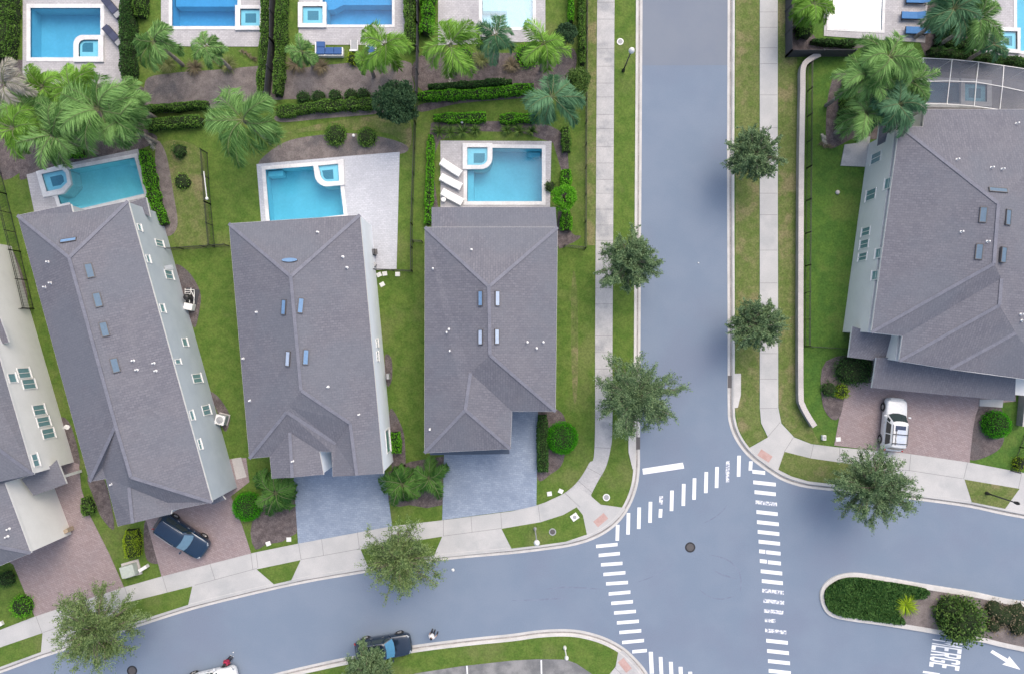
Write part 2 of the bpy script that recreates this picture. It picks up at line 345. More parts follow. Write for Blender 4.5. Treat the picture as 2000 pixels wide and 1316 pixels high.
# ------------------------------------------------------------------ the setting
def sheet(name, px, z, mat, holes=(), sm=0, thick=0.0):
    pts = smooth(px, sm, True) if sm else px
    b = MB(); p = poly2(pts)
    b.sheet(p, z, holes)
    if thick: b.walls(p, z - thick, z)
    return struct(b.build(name, M[mat]))
POOL_OUT = {}
POOL_OUT['A'] = [(61, 17), (199, 17), (199, 115), (61, 115)]
POOL_OUT['B'] = [(337, -70), (466, -70), (466, 18), (510, 18), (510, 54), (337, 54)]
POOL_OUT['C'] = [(593, 14), (630, 14), (630, -70), (767, -70), (767, 51), (593, 51)]
POOL_OUT['D'] = [(941, -70), (1041, -70), (1041, 56), (941, 56)]
POOL_OUT['E'] = [(86, 342), (130, 333), (265, 308), (284.5, 380), (143.5, 413), (137.5, 397), (119.5, 401), (113.5, 382), (97, 376)]
POOL_OUT['F'] = [(518.7, 332), (663, 321), (666.4, 365), (673, 421), (527.5, 438)]
POOL_OUT['G'] = [(912, 289), (1059, 291), (1059, 395), (912, 395)]
POOL_OUT['H'] = [(1618, -70), (1725, -70), (1721, 62), (1618, 57)]
POOL_OUT['I'] = [(1948, 62), (1983, 64), (1983, -70), (2080, -70), (2080, 106), (1948, 100)]
POOL_OUT['J'] = [(1795, 160), (1873, 163), (1873, 163.5), (1926, 166), (1926, 205), (1795, 202)]
HOLE = {k: offset(poly2(v), 0.08) for k, v in POOL_OUT.items()}
HOLE2 = {k: offset(poly2(v), 0.14) for k, v in POOL_OUT.items()}
b = MB(); b.sheet([(-700, -700), (700, -700), (700, 700), (-700, 700)], -2.2); struct(b.build('ground', M['green']))
sheet('road', [(1225, -900), (1450, -900), (1450, 840), (1485, 890), (1560, 935), (2000, 985), (3000, 1130), (3000, 2100), (-900, 2100), (-900, 1580), (0, 1285), (500, 1130), (1000, 1050), (1150, 1030), (1225, 955)], 0.0, 'asphalt')
sheet('road', [(1253, -900), (1422, -900), (1421.5, 128), (1254, 128.5)], 0.004, 'asphalt2')
WP = smooth([(1255, -900), (1255, -300), (1255, 0), (1253, 330), (1251, 660), (1250, 850), (1250, 905), (1247, 940), (1240, 966), (1231, 987), (1219, 1007), (1201, 1027), (1177, 1044), (1148, 1057), (1110, 1067), (1060, 1074), (1000, 1081), (851, 1095), (700, 1120), (600, 1137), (500, 1159), (376, 1190), (271, 1223), (190, 1250), (85, 1283), (0, 1314), (-300, 1420), (-900, 1620)], 5)
EP = smooth([(1421, -900), (1421, -300), (1421, 0), (1420, 330), (1421, 660), (1421, 790), (1424, 826), (1436, 858), (1461, 891), (1500, 921), (1533, 940), (1575, 952), (1638, 959), (1700, 965), (1788, 976), (1891, 990), (1999, 1012), (2300, 1060), (3000, 1180)], 5)
SP = smooth([(-900, 1640), (300, 1388), (430, 1347), (530, 1316), (640, 1290), (696, 1279), (808, 1259), (910, 1246), (999, 1237), (1050, 1230), (1100, 1227.5), (1138, 1231), (1180, 1243), (1216, 1262), (1241, 1284), (1264, 1312), (1280, 1350), (1300, 1420), (1320, 2000)], 5)
LW = poly2(WP) + poly2([(-900, -900)])
LE = poly2(EP) + poly2([(3000, -900)])
LS = poly2(SP) + poly2([(-900, 2000)])
def inset_path(pts, d, side):
    out = []
    for i, p in enumerate(pts):
        a = Vector(pts[max(i - 1, 0)]); c = Vector(pts[min(i + 1, len(pts) - 1)]); t = (c - a).normalized()
        n = Vector((-t.y, t.x)) * side; out.append((p[0] + n.x * d, p[1] + n.y * d))
    return out
wi = inset_path(poly2(WP), 0.5, -1); ei = inset_path(poly2(EP), 0.5, 1); si = inset_path(poly2(SP), 0.5, -1)
b = MB(); b.sheet(wi + poly2([(-900, -900)]), 0.10, [HOLE2[k] for k in 'ABCDEFG']); struct(b.build('lawn', M['grass']))
b = MB(); b.sheet(ei + poly2([(3000, -900)]), 0.10, [HOLE2[k] for k in 'HIJ']); struct(b.build('lawn', M['green']))
b = MB(); b.sheet(si + poly2([(-900, 2000)]), 0.10); struct(b.build('lawn', M['grass']))
def kerb(pts, side, closed=False, wid=0.58):
    pr = [(0.0, 0.0, 0), (0.002, 0.018, 0), (0.20, 0.008, 1), (0.33, 0.014, 0), (0.40, 0.125, 0), (wid, 0.14, 0), (wid, -0.05, 0)]
    if closed: pr = [(0.0, 0.0, 0), (0.03, 0.13, 0), (0.08, 0.145, 0), (wid, 0.145, 0), (wid, 0.05, 0)]
    b = MB(); n = len(pts); L = len(pr); vs = []
    for i, p in enumerate(pts):
        if closed: a, c = Vector(pts[i - 1]), Vector(pts[(i + 1) % n])
        else: a, c = Vector(pts[max(i - 1, 0)]), Vector(pts[min(i + 1, n - 1)])
        t = (c - a).normalized(); nv = Vector((-t.y, t.x)) * side
        vs += [(p[0] + nv.x * o, p[1] + nv.y * o, z) for o, z, _ in pr]
    fs = []; ms = []
    for i in range(n if closed else n - 1):
        j = (i + 1) % n
        for k in range(L - 1):
            f = (i * L + k, i * L + k + 1, j * L + k + 1, j * L + k); fs.append(f if side < 0 else tuple(reversed(f))); ms.append(pr[k + 0][2])
    b.v = vs; b.f = fs; b.m = ms
    return struct(b.build('kerb', [M['kerb'], M['dirt']]))
kerb(poly2(WP), -1); kerb(poly2(EP), 1); kerb(poly2(SP), -1)
# ---- pavements
def strip(name, px, z, mat, joints=(), thick=0.1):
    b = MB(); p = poly2(px); b.sheet(p, z); b.walls(p, z - thick, z)
    for (x0, y0, x1, y1) in joints:
        a, c = P(x0, y0, z), P(x1, y1, z); t = (c - a).normalized(); n = Vector((-t.y, t.x, 0)) * 0.016; u = Vector((0, 0, 0.004))
        b.add([a - n + u, c - n + u, c + n + u, a + n + u], [(0, 1, 2, 3)], 1)
    return struct(b.build(name, [M[mat], M['joint']]))
lft = smooth([(1167, -60), (1166, 0), (1164, 330), (1162, 660), (1161, 873), (1150, 904), (1128, 939), (1100, 963), (1064, 980), (1045, 987)], 5)
rgt = smooth([(1201, -60), (1200, 0), (1198, 330), (1196, 660), (1195.6, 835), (1192, 876), (1183, 911), (1168, 938), (1154, 965)], 5)
jn = [(1166 - y * 0.006, y, 1200 - y * 0.006, y) for y in (5, 38, 96, 130, 163, 190, 224, 252, 287, 319, 351, 378, 409, 440, 470, 533, 563, 594, 656, 688, 720, 752, 784, 815)] + [(1160, 873, 1193, 875), (1146, 912, 1178, 929), (1129, 938, 1157, 962), (1103, 962, 1133, 990)]
strip('sidewalk', [(1167, -900)] + lft + [(1075, 1001), (1128, 985), (1158, 975)] + list(reversed(rgt)) + [(1201, -900)], 0.132, 'walk', jn)
up = [(-900, 1520), (-60, 1250), (0, 1229), (70, 1202), (243, 1145), (317, 1124), (500, 1077), (583, 1060), (766, 1026), (864, 1014.5), (999, 997), (1045, 986.5), (1064, 980), (1100, 963.5), (1130, 951), (1152, 966), (1173, 984), (1216, 990)]
lo = [(1222, 992), (1211, 1006), (1195, 1022), (1172, 1037), (1145, 1050), (1108, 1060), (1058, 1067), (999, 1074), (850, 1088), (699, 1113), (598, 1130), (498, 1152), (373, 1183), (268, 1216), (187, 1243), (82, 1276), (-3, 1307), (-80, 1336), (-900, 1610)]
jn2 = [(583, 1060, 588, 1092), (698, 1038, 702, 1071), (866, 1014, 866, 1046), (978, 1000, 980, 1031), (1051, 986, 1055, 1017), (500, 1077, 504, 1109), (490, 1080, 494, 1112), (317, 1124, 327, 1157), (243, 1145, 254, 1178), (70, 1202, 82, 1235), (588, 1092, 702, 1071), (866, 1046, 979, 1031), (380, 1142, 502, 1109), (85, 1234, 243, 1180), (410, 1100, 420, 1131), (628, 1052, 632, 1084), (920, 1008, 922, 1039), (150, 1176, 162, 1209)]
strip('sidewalk', up + lo, 0.136, 'concrete', jn2)
we = [(1483, -900), (1483, 660), (1483, 795), (1485.5, 825), (1499, 853), (1462, 874), (1470, 886), (1506, 912), (1537, 931), (1577, 944), (1639, 951), (1700, 957), (1789, 968), (1892, 982), (2000, 1004), (2300, 1052), (2300, 975), (1999, 922.5), (1891, 902), (1766, 884), (1630, 872), (1583, 866), (1550, 853), (1525, 826), (1519, 795), (1518, 330), (1518, -900)]
jn3 = [(1483, y, 1518, y) for y in (24, 54, 94, 125, 186, 250, 315, 378, 420, 489, 553, 620, 690, 740, 797)] + [(1499, 853, 1524, 824), (1532, 881, 1550, 853), (1583, 894, 1589, 867), (1640, 902, 1640, 873), (1776, 918, 1880, 934), (1882, 935, 1890, 902), (1989, 953, 1996, 922), (1776, 918, 1779, 886), (1705, 911, 1776, 918)]
strip('sidewalk', we, 0.136, 'concrete', jn3)
strip('sidewalk', [(1196, 1352), (1184, 1322), (1202, 1300), (1207, 1272), (1216, 1268), (1238, 1290), (1256, 1315), (1274, 1352)], 0.132, 'walk', [(1200, 1302, 1228, 1330)])
# ---- grass between pavement and kerb
def verge(px, z=0.148, mat='grass', thick=0.03): return sheet('verge', px, z, mat, (), 0, thick)
verge([(979.5, 1031), (1056, 1018), (1100, 1004), (1126, 989), (1138, 1004), (1146, 1042), (1105, 1056), (1055, 1063), (999, 1069.5)])
verge([(705, 1071), (864, 1046), (848, 1083), (720, 1106)])
verge([(502.5, 1110), (588, 1092), (570, 1131), (536, 1139)])
verge([(240, 1177), (377, 1143), (369, 1179), (266, 1212), (222, 1227)])
verge([(-300, 1360), (0, 1263), (85, 1234), (82, 1271), (-3, 1302), (-300, 1405)])
verge([(1531, 881), (1583, 894), (1640, 902), (1705, 911), (1722, 954), (1640, 945.5), (1578, 938.5), (1545, 929), (1519, 916)], mat='dry')
verge([(1882, 935), (1989, 953), (1961, 992), (1896, 979)], mat='dry')
sheet('verge', [(1201, -900), (1240, -900), (1239, 330), (1238, 660), (1237, 850), (1230, 860), (1237, 915), (1231, 950), (1217, 986), (1173, 983.5), (1154.5, 965), (1169, 938), (1184, 911), (1193, 876), (1196.5, 835), (1197, 660), (1199, 330), (1201, 0)], 0.108, 'grass')
sheet('verge', [(1436, -900), (1482, -900), (1482, 795), (1484, 825), (1497, 853), (1462, 873), (1441, 835), (1436, 800)], 0.108, 'dry')
sheet('verge', [(1519, -900), (1536, -900), (1556, 120), (1554, 330), (1552, 660), (1553, 780), (1570, 820), (1584, 834), (1600, 866), (1583, 865), (1551, 852), (1526, 825), (1520, 795), (1519, 330)], 0.108, 'dry')
sheet('verge', [(1147, -900), (1166, -900), (1165, 0), (1163, 330), (1162, 480), (1146, 480), (1147, 0)], 0.108, 'dry')
# ---- driveways and paths
def drive(px, mat, z=0.128, sm=0): return sheet('driveway', px, z, mat, (), sm, 0.1)
drive([(868, 870), (998, 868), (998, 790), (1051, 790), (1047.5, 988), (999, 996), (864, 1014)], 'pave_g')
drive([(572, 900), (748, 890), (766.5, 1026), (583, 1060)], 'pave_g')
drive([(262, 975), (390, 930), (452, 895), (482, 893), (488, 940), (452, 968), (474, 1025), (492, 1080), (317, 1125), (288, 1018)], 'pave_r')
drive([(-40, 1060), (100, 1000), (100, 890), (156, 905), (160, 952), (176, 1003), (215, 1080), (244, 1146), (70, 1203), (28, 1101)], 'pave_r')
drive([(1700, 690), (1985, 690), (1982, 783), (1910, 790), (1892, 903), (1766, 885), (1628, 869), (1638, 815), (1655, 750), (1700, 742)], 'pave_r')
sheet('path', [(1911, 779), (1957, 779), (1955, 795), (1910, 792)], 0.2, 'concrete', (), 0, 0.1)
sheet('path', [(1640, 325), (1648, 284), (1672, 281), (1672, 270), (1698, 268), (1690, 327)], 0.19, 'walk', (), 0, 0.12)
sheet('path', [(454, 895), (472, 892), (483, 930), (463, 935)], 0.16, 'capstone', (), 0, 0.06)
sheet('parking_lot', [(640, 1420), (811, 1313), (900, 1299), (999, 1288), (1050, 1285), (1105, 1286), (1126, 1294), (1162, 1318), (1190, 1420)], 0.115, 'lot')
b = MB()
for a, c in (((1057, 1287), (1060, 1420)), ((912, 1298), (920, 1420))):
    p, q = P(*a), P(*c); n = Vector((0.06, 0, 0)); u = Vector((0, 0, 0.119)); b.add([p - n + u, q - n + u, q + n + u, p + n + u], [(3, 2, 1, 0)])
struct(b.build('parking_marking', M['paint']))
# ---- planting beds
def bed(px, mat='mulch', z=0.112, sm=4): return sheet('planting_bed', px, z, mat, (), sm)
bed([(285, 160), (330, 145), (420, 138), (520, 130), (560, 138), (640, 128), (790, 120), (805, 150), (800, 185), (700, 200), (560, 195), (400, 215), (300, 218)], 'soil')
bed([(822, 110), (1000, 105), (1110, 92), (1125, 130), (1100, 170), (1000, 178), (830, 182)], 'mulch')
bed([(545, 225), (640, 213), (745, 208), (748, 222), (640, 232), (550, 240)], 'soil', 0.114)
bed([(160, 280), (230, 258), (300, 262), (295, 285), (180, 318), (70, 345), (40, 350), (60, 310)], 'mulch')
bed([(545, 285), (600, 268), (700, 262), (785, 280), (790, 300), (700, 309), (560, 320), (505, 322)], 'soil')
bed([(840, 262), (860, 240), (960, 238), (1040, 240), (1090, 255), (1108, 290), (1112, 400), (1116, 455), (1135, 462), (1110, 478), (1085, 470), (1080, 280), (860, 274), (858, 420), (842, 440)], 'mulch', 0.112, 3)
bed([(822, 205), (900, 195), (1020, 188), (1020, 193), (900, 203), (824, 220)], 'mulch', 0.114)
bed([(305, 285), (325, 300), (340, 380), (348, 440), (330, 462), (310, 440)], 'soil')
bed([(342, 520), (368, 530), (392, 570), (390, 610), (380, 640), (362, 590)], 'mulch')
bed([(410, 765), (428, 775), (448, 805), (450, 822), (440, 842), (424, 800)], 'mulch')
bed([(1048, 795), (1090, 800), (1106, 830), (1100, 900), (1075, 925), (1050, 935), (1046, 860)], 'mulch')
bed([(752, 695), (765, 700), (766, 740), (756, 752)], 'mulch')
bed([(761, 800), (786, 835), (792, 880), (790, 925), (768, 930)], 'mulch')
bed([(1910, 793), (1952, 795), (1960, 850), (1945, 880), (1900, 898), (1894, 880)], 'mulch', 0.134)
bed([(1612, 705), (1700, 695), (1702, 745), (1656, 750), (1640, 812), (1620, 815), (1604, 780)], 'mulch', 0.134)
bed([(1622, 165), (1650, 140), (1800, 130), (1800, 215), (1720, 270), (1670, 270), (1620, 290), (1612, 240)], 'mulch')
bed([(0, 500), (18, 480), (40, 520), (56, 590), (30, 610), (0, 600)], 'soil')
bed([(172, 930), (205, 935), (225, 1030), (200, 1010), (184, 970)], 'mulch', 0.114)
bed([(283, 1022), (300, 1018), (322, 1090), (288, 1092)], 'mulch', 0.12)
bed([(120, 815), (140, 830), (158, 900), (146, 912), (126, 860)], 'mulch', 0.114)
bed([(530, 935), (582, 935), (580, 1040), (520, 1062), (500, 1072), (490, 1040), (500, 1000)], 'mulch', 0.112, 2)
bed([(740, 930), (866, 890), (864, 985), (800, 985), (766, 985)], 'mulch', 0.112, 2)
bed([(0, 140), (60, 120), (100, 130), (250, 165), (285, 180), (290, 260), (170, 300), (60, 330), (0, 340)], 'mulch', 0.11)
bed([(1540, -100), (1560, -100), (1580, 60), (1640, 84), (1700, 92), (1560, 104), (1543, 90)], 'mulch')
bed([(1815, -100), (1900, -100), (1895, 110), (2050, 130), (2050, 150), (1805, 110)], 'mulch')
bed([(312, 290), (350, 275), (396, 300), (404, 380), (408, 478), (350, 482), (338, 440), (328, 360)], 'dry', 0.106)
bed([(560, 262), (640, 240), (760, 225), (800, 232), (800, 290), (760, 262), (650, 255)], 'dry', 0.106)
bed([(1117, 545), (1124, 540), (1129, 640), (1127, 770), (1119, 775), (1115, 650)], 'dry', 0.104)
# ---- median island
isl = smooth([(2300, 1212), (1999, 1173), (1900, 1154), (1800, 1138), (1720, 1124), (1668, 1117), (1632, 1123), (1609, 1139), (1600, 1160), (1606, 1186), (1622, 1203), (1660, 1212), (1720, 1220), (1801, 1233), (1906, 1251), (1999, 1272), (2300, 1330)], 5)
ip = ccw(poly2(isl)); kerb(ip, 1, True, 0.44)
b = MB(); b.sheet(offset(ip, -0.40), 0.13); struct(b.build('planting_bed', M['soil']))
# ---- road markings
def quad4(b, c4, z=0.006, mi=0):
    b.add([P(x, y, 0) + Vector((0, 0, z)) for x, y in c4], [(3, 2, 1, 0)], mi)
def cross(bars):
    b = MB()
    for c4, mi in bars: quad4(b, c4, 0.006, mi)
    o = struct(b.build('crosswalk', [M['paint'], M['paint_old']]))
    for f in o.data.polygons:
        if f.normal.z < 0: f.flip()
    return o
v1 = [(1443, 889, 930), (1421, 899, 941), (1400, 911, 952), (1379, 921, 962), (1356, 933, 975), (1335, 944, 987), (1312, 957, 997), (1291, 968, 984), (1290, 993, 1010), (1270, 979, 1020), (1248, 990, 1032), (1227, 1001, 1043), (1206, 1024, 1055), (1466, 900, 918)]
cross([([(x - 3, a), (x + 4, a), (x + 3, c), (x - 4, c)], 1 if x in (1421, 1291) else 0) for x, a, c in v1])
z = lambda u, v: (1000 + u / 3.988, 986 + v / 3.988)
h1 = [(655, 822, 320, 304), (675, 840, 390, 375), (693, 860, 463, 451), (712, 883, 538, 524), (733, 903, 611, 600), (753, 922, 690, 675), (773, 942, 763, 750), (795, 965, 838, 825), (817, 988, 915, 902), (836, 1007, 990, 976), (858, 1028, 1068, 1052), (937, 1050, 1140, 1130)]
cross([([z(l, a - 13), z(r, c - 13), z(r, c + 13), z(l, a + 13)], 0) for l, r, a, c in h1])
v2 = [(1065, 1097, 1140), (1143, 1172, 1180), (1222, 1252, 1218), (1297, 1328, 1257), (1373, 1403, 1295), (1450, 1480, 1335), (1526, 1556, 1372)]
cross([([z(l, a), z(r, a), z(r + 8, a + 170), z(l + 8, a + 170)], 0) for l, r, a in v2])
z2 = lambda u, v: (1440 + u / 2.886, 860 + v / 2.886)
h2 = [(85, 157, 178, 0), (90, 217, 240, 0), (97, 217, 295, 0), (103, 224, 352, 1), (108, 228, 407, 0), (111, 234, 464, 0), (115, 237, 519, 0), (120, 241, 574, 0), (123, 158, 625, 0), (163, 244, 632, 0), (127, 166, 680, 0), (172, 246, 688, 0), (132, 253, 741, 0), (138, 257, 796, 0), (140, 262, 850, 1), (147, 265, 907, 1), (151, 260, 963, 1), (155, 215, 1014, 1), (157, 278, 1074, 1), (163, 285, 1132, 0), (168, 291, 1190, 0), (173, 297, 1247, 0), (177, 302, 1302, 0), (182, 306, 1360, 0)]
cross([([z2(l, a - 12 - 5 * (r - l) / 120), z2(r, a - 12 + 8 * (r - l) / 120), z2(r, a + 9 + 8 * (r - l) / 120), z2(l, a + 9 - 5 * (r - l) / 120)], m) for l, r, a, m in h2])
b = MB(); quad4(b, [(1254.5, 914.5), (1333.5, 902.5), (1336.5, 914), (1256, 926)]); quad4(b, [(1803, 1309), (1836, 1314), (1835, 1318), (1802, 1313)])
o = struct(b.build('stop_line', M['paint']))
b = MB(); ar = [(1938.4, 1268.3), (1968.7, 1285.9), (1970.9, 1280.4), (1993, 1307), (1957, 1296.4), (1964.8, 1292.5), (1934, 1273)]
b.sheet(poly2(ar), 0.006); struct(b.build('lane_arrow', M['paint']))
def lettering():
    T = 0.2
    G = {'M': [[(0, 0), (.2, 0), (.2, 1), (0, 1)], [(.8, 0), (1, 0), (1, 1), (.8, 1)], [(.2, 1), (.2, .72), (.5, .38), (.5, .66)], [(.8, 1), (.5, .66), (.5, .38), (.8, .72)]],
         'E': [[(0, 0), (.27, 0), (.27, 1), (0, 1)], [(.27, 0), (1, 0), (1, .14), (.27, .14)], [(.27, .43), (.85, .43), (.85, .57), (.27, .57)], [(.27, .86), (1, .86), (1, 1), (.27, 1)]],
         'R': [[(0, 0), (.27, 0), (.27, 1), (0, 1)], [(.27, .86), (.75, .86), (.62, 1), (.27, 1)], [(.62, 1), (.75, .86), (1, .84), (.82, 1)], [(.74, .86), (.74, .6), (1, .62), (1, .84)], [(.27, .46), (.82, .46), (1, .62), (.74, .6), (.27, .6)], [(.42, .46), (.68, .46), (1, 0), (.73, 0)]],
         'G': [[(0, .1), (.27, .14), (.27, .86), (0, .9)], [(0, .9), (.27, .86), (.73, .86), (1, .9), (.8, 1), (.2, 1)], [(.73, .72), (1, .72), (1, .9), (.73, .86)], [(0, .1), (.2, 0), (.8, 0), (1, .1), (.73, .14), (.27, .14)], [(.73, .14), (1, .1), (1, .5), (.73, .5)], [(.5, .38), (.73, .38), (.73, .5), (.5, .5)]]}
    o_, tu, rd = Vector((1821.5, 1247)), Vector((58.5, 9)), Vector((-7.2, 55))
    b = MB()
    for i, ch in enumerate('MERGE'):
        for st in G[ch]:
            pts = []
            for x, y in st:
                q = o_ + rd * ((i + x * 0.84) / 5.0) + tu * y; pts.append(P2(q.x, q.y))
            b.sheet(pts, 0.006)
    return struct(b.build('road_lettering', M['paint']))
lettering()
b = MB()
for path, wd in (([(1372, 1022), (1395, 1010), (1412, 996), (1420, 984)], 0.10), ([(1245, 1136), (1275, 1125), (1300, 1110), (1315, 1100)], 0.10), ([(1385, 1082), (1420, 1092), (1441, 1112), (1447, 1132), (1446, 1154)], 0.12), ([(1392, 1112), (1412, 1122), (1440, 1130)], 0.14), ([(1365, 1150), (1385, 1164), (1410, 1169), (1438, 1162)], 0.1), ([(1000, 1172), (1060, 1170), (1110, 1166)], 0.16), ([(1064, 1150), (1110, 1146), (1180, 1150)], 0.14)):
    pts = [Vector(p) for p in poly2(smooth(path, 5))]; L = []; Rr = []
    for i, p in enumerate(pts):
        t = (pts[min(i + 1, len(pts) - 1)] - pts[max(i - 1, 0)]).normalized(); n = Vector((-t.y, t.x)) * wd * 0.5 * min(1, 0.25 + min(i, len(pts) - 1 - i) / 4)
        L.append(p + n); Rr.append(p - n)
    k = len(pts); b.add([(p.x, p.y, 0.004) for p in L + Rr], [(k + i, k + i + 1, i + 1, i) for i in range(k - 1)])
struct(b.build('tyre_marks', M['scuff']))
# ---- tactile pads, drains, covers
def obb(cx, cy, L, W_, ang, z0, z1, name, mat, side=None):
    c = P(cx, cy); b = MB(); b.box((c.x, c.y, (z0 + z1) / 2), (L, W_, z1 - z0), R(ang)); return b.build(name, M[mat])
for cx, cy, a in ((1173, 1014, 40), (1493, 889, -33), (1220, 1297, -52)):
    struct(obb(cx, cy, 1.15, 0.62, a, 0.10, 0.141, 'tactile_pad', 'red_pad'))
# ------------------------------------------------------------------ swimming pools
def pool(key, label, deck_px, deck_mat, coping=0.32, water='water', spa=None, depth=1.35, steps=(), spa_h=0.34, group=None):
    out = ccw(poly2(POOL_OUT[key])); c = np.mean(out, 0)
    root = thing('swimming_pool', label, 'swimming pool', (c[0], c[1], 0.0))
    if deck_px:
        b = MB(); dp = poly2(deck_px); b.sheet(dp, 0.14, [HOLE[key]]); b.walls(dp, 0.04, 0.14); struct(b.build('pool_deck', M[deck_mat]))
    b = MB(); b.walls(out, -depth, 0.14, 0, True); b.sheet(out, -depth, (), 0)
    ti = offset(out, -0.012); b.walls(ti, -0.08, 0.13, 1, True)
    for st, zz in steps: b.prism(poly2(st), -depth + 0.01, zz, 0, bottom=False)
    b.build('basin', [M['plaster'], M['tile']], root)
    b = MB(); b.ring(offset(out, coping), offset(out, -0.03), 0.10, 0.175); b.build('coping', M['coping'], root)
    b = MB(); b.sheet(offset(out, -0.001), 0.05); b.build('water', M[water], root)
    if spa:
        o_, i_ = ccw(poly2(spa[0])), ccw(poly2(spa[1]))
        if area2(poly2(spa[0])) < 0: pass
        r = MB(); r.ring(o_, i_, -depth + 0.02, spa_h); sp = r.build('spa', M['coping'], root)
        r = MB(); r.walls(i_, 0.148, spa_h - 0.03, 1, True); r.sheet(i_, 0.15, (), 0); 
        cc = np.mean(i_, 0); seat = [((p[0] - cc[0]) * 0.55 + cc[0], (p[1] - cc[1]) * 0.55 + cc[1]) for p in i_]
        r.sheet(seat, 0.153, (), 1); r.build('spa_basin', [M['plaster'], M['tile']], sp)
        r = MB(); r.sheet(offset(i_, -0.002), spa_h - 0.05); r.build('spa_water', M['water_s'], sp)
    return root
def arc(cx, cy, rx, ry, a0, a1, n=6): return [(cx + rx * math.cos(R(a0 + (a1 - a0) * i / n)), cy + ry * math.sin(R(a0 + (a1 - a0) * i / n))) for i in range(n + 1)]
pool('A', 'rectangular blue pool with a corner spa beside two dark loungers', [(47, -80), (247, -80), (247, 165), (46, 165)], 'deck', 0.3, 'water',
     (arc(166, 90, 18, 18, 180, 270) + [(206, 72), (206, 124), (148, 124)], arc(170, 93, 12, 12, 180, 270) + [(196, 81), (196, 114), (158, 114)]))
pool('B', 'deep blue pool behind thin palms with a square spa at its right end', [(316, -80), (518, -80), (518, 93), (316, 92)], 'deck', 0.25, 'water_d',
     ([(462, 14), (518, 14), (518, 62), (462, 62)], [(472, 21), (510, 21), (510, 54), (472, 54)]), steps=[([(340, -70), (464, -70), (464, 10), (340, 10)], -0.35)])
pool('C', 'deep blue pool with a square spa at its left end, above the blue sofa', [(585, -80), (791, -80), (791, 90), (584, 89)], 'deck', 0.2, 'water_d',
     ([(584, 8), (639, 8), (639, 57), (584, 57)], [(593, 16), (632, 16), (632, 49), (593, 49)]), steps=[([(632, -70), (765, -70), (765, 7), (668, 7), (650, 16), (632, 17)], -0.35)])
pool('D', 'pale turquoise pool behind the palms nearest the fence by the road', [(856, -80), (1065, -80), (1065, 82), (856, 90)], 'deck', 0.25, 'water_p', None, 0.8, [([(943, -60), (990, -60), (990, 20), (943, 20)], -0.2)])
pool('E', 'tilted blue pool with a square spa behind the long narrow house', [(54, 342), (133, 321), (271, 292), (282, 340), (296, 386), (320, 450), (300, 455), (200, 430), (72, 430)], 'deck', 0.27, 'water_l',
     ([(75, 337), (128, 323), (139, 336), (144, 362), (128, 380), (89, 387)], [(86, 342), (126, 333.5), (133, 340), (136, 358), (124, 370), (96, 376)]), steps=[([(250, 312), (266, 309), (269, 320), (252, 323)], -0.25), ([(144, 412), (230, 392), (229, 388), (143, 403)], -0.3)])
pool('F', 'blue pool with a quarter round spa beside a broad pale paved deck', [(502, 322), (670, 307), (781, 298), (775, 526), (735, 528), (660, 500), (512, 445)], 'deck_w', 0.28, 'water_b',
     ([(613, 321), (673, 313), (674.6, 363)] + arc(640, 340, 24, 26, 95, 180, 6), [(623, 326), (662, 322), (664.4, 355.6)] + arc(643, 338, 16, 19, 95, 180, 6)), steps=[([(521, 334), (550, 332), (551, 342), (522, 344)], -0.25), ([(662, 366), (667, 366), (672, 421), (666, 421)], -0.3)])
pool('G', 'bright blue pool with a rounded spa beside three white loungers', [(860.5, 276), (1077, 277), (1074, 412), (860.5, 412)], 'deck', 0.28, 'water_b',
     ([(904, 332.6), (904, 282), (962, 282)] + arc(940, 310, 22, 22.6, 0, 90, 6), [(913, 324.5), (913, 290), (952.4, 290)] + arc(938, 311, 14.4, 13.5, 0, 90, 6)), steps=[([(913, 333), (925, 333), (925, 394), (913, 394)], -0.3), ([(1032, 293), (1056, 293), (1056, 302), (1032, 302)], -0.95)])
pool('H', 'pale glaring pool beside the three blue loungers', [(1608, -80), (1729, -80), (1815, -80), (1805, 85), (1722, 80), (1608, 72)], 'deck', 0.2, 'water_w', None, 0.5)
pool('I', 'bright blue pool with a white corner spa at the top right', [(1895, -80), (2120, -80), (2120, 125), (1890, 104), (1898, 60)], 'deck', 0.25, 'water_b',
     ([(1942, 56), (1988, 58), (1988, 108), (1942, 104)], [(1949, 64), (1982, 65), (1982, 100), (1949, 97)]))
pool('J', 'blue pool under the grey screen enclosure', [(1780, 112), (2120, 150), (2120, 250), (1780, 222)], 'block', 0.35, 'water', ([(1872, 156), (1932, 160), (1932, 211), (1872, 208)], [(1880, 165), (1923, 168), (1923, 202), (1880, 200)]))  # dark deck colour stands in for shade from house and cage
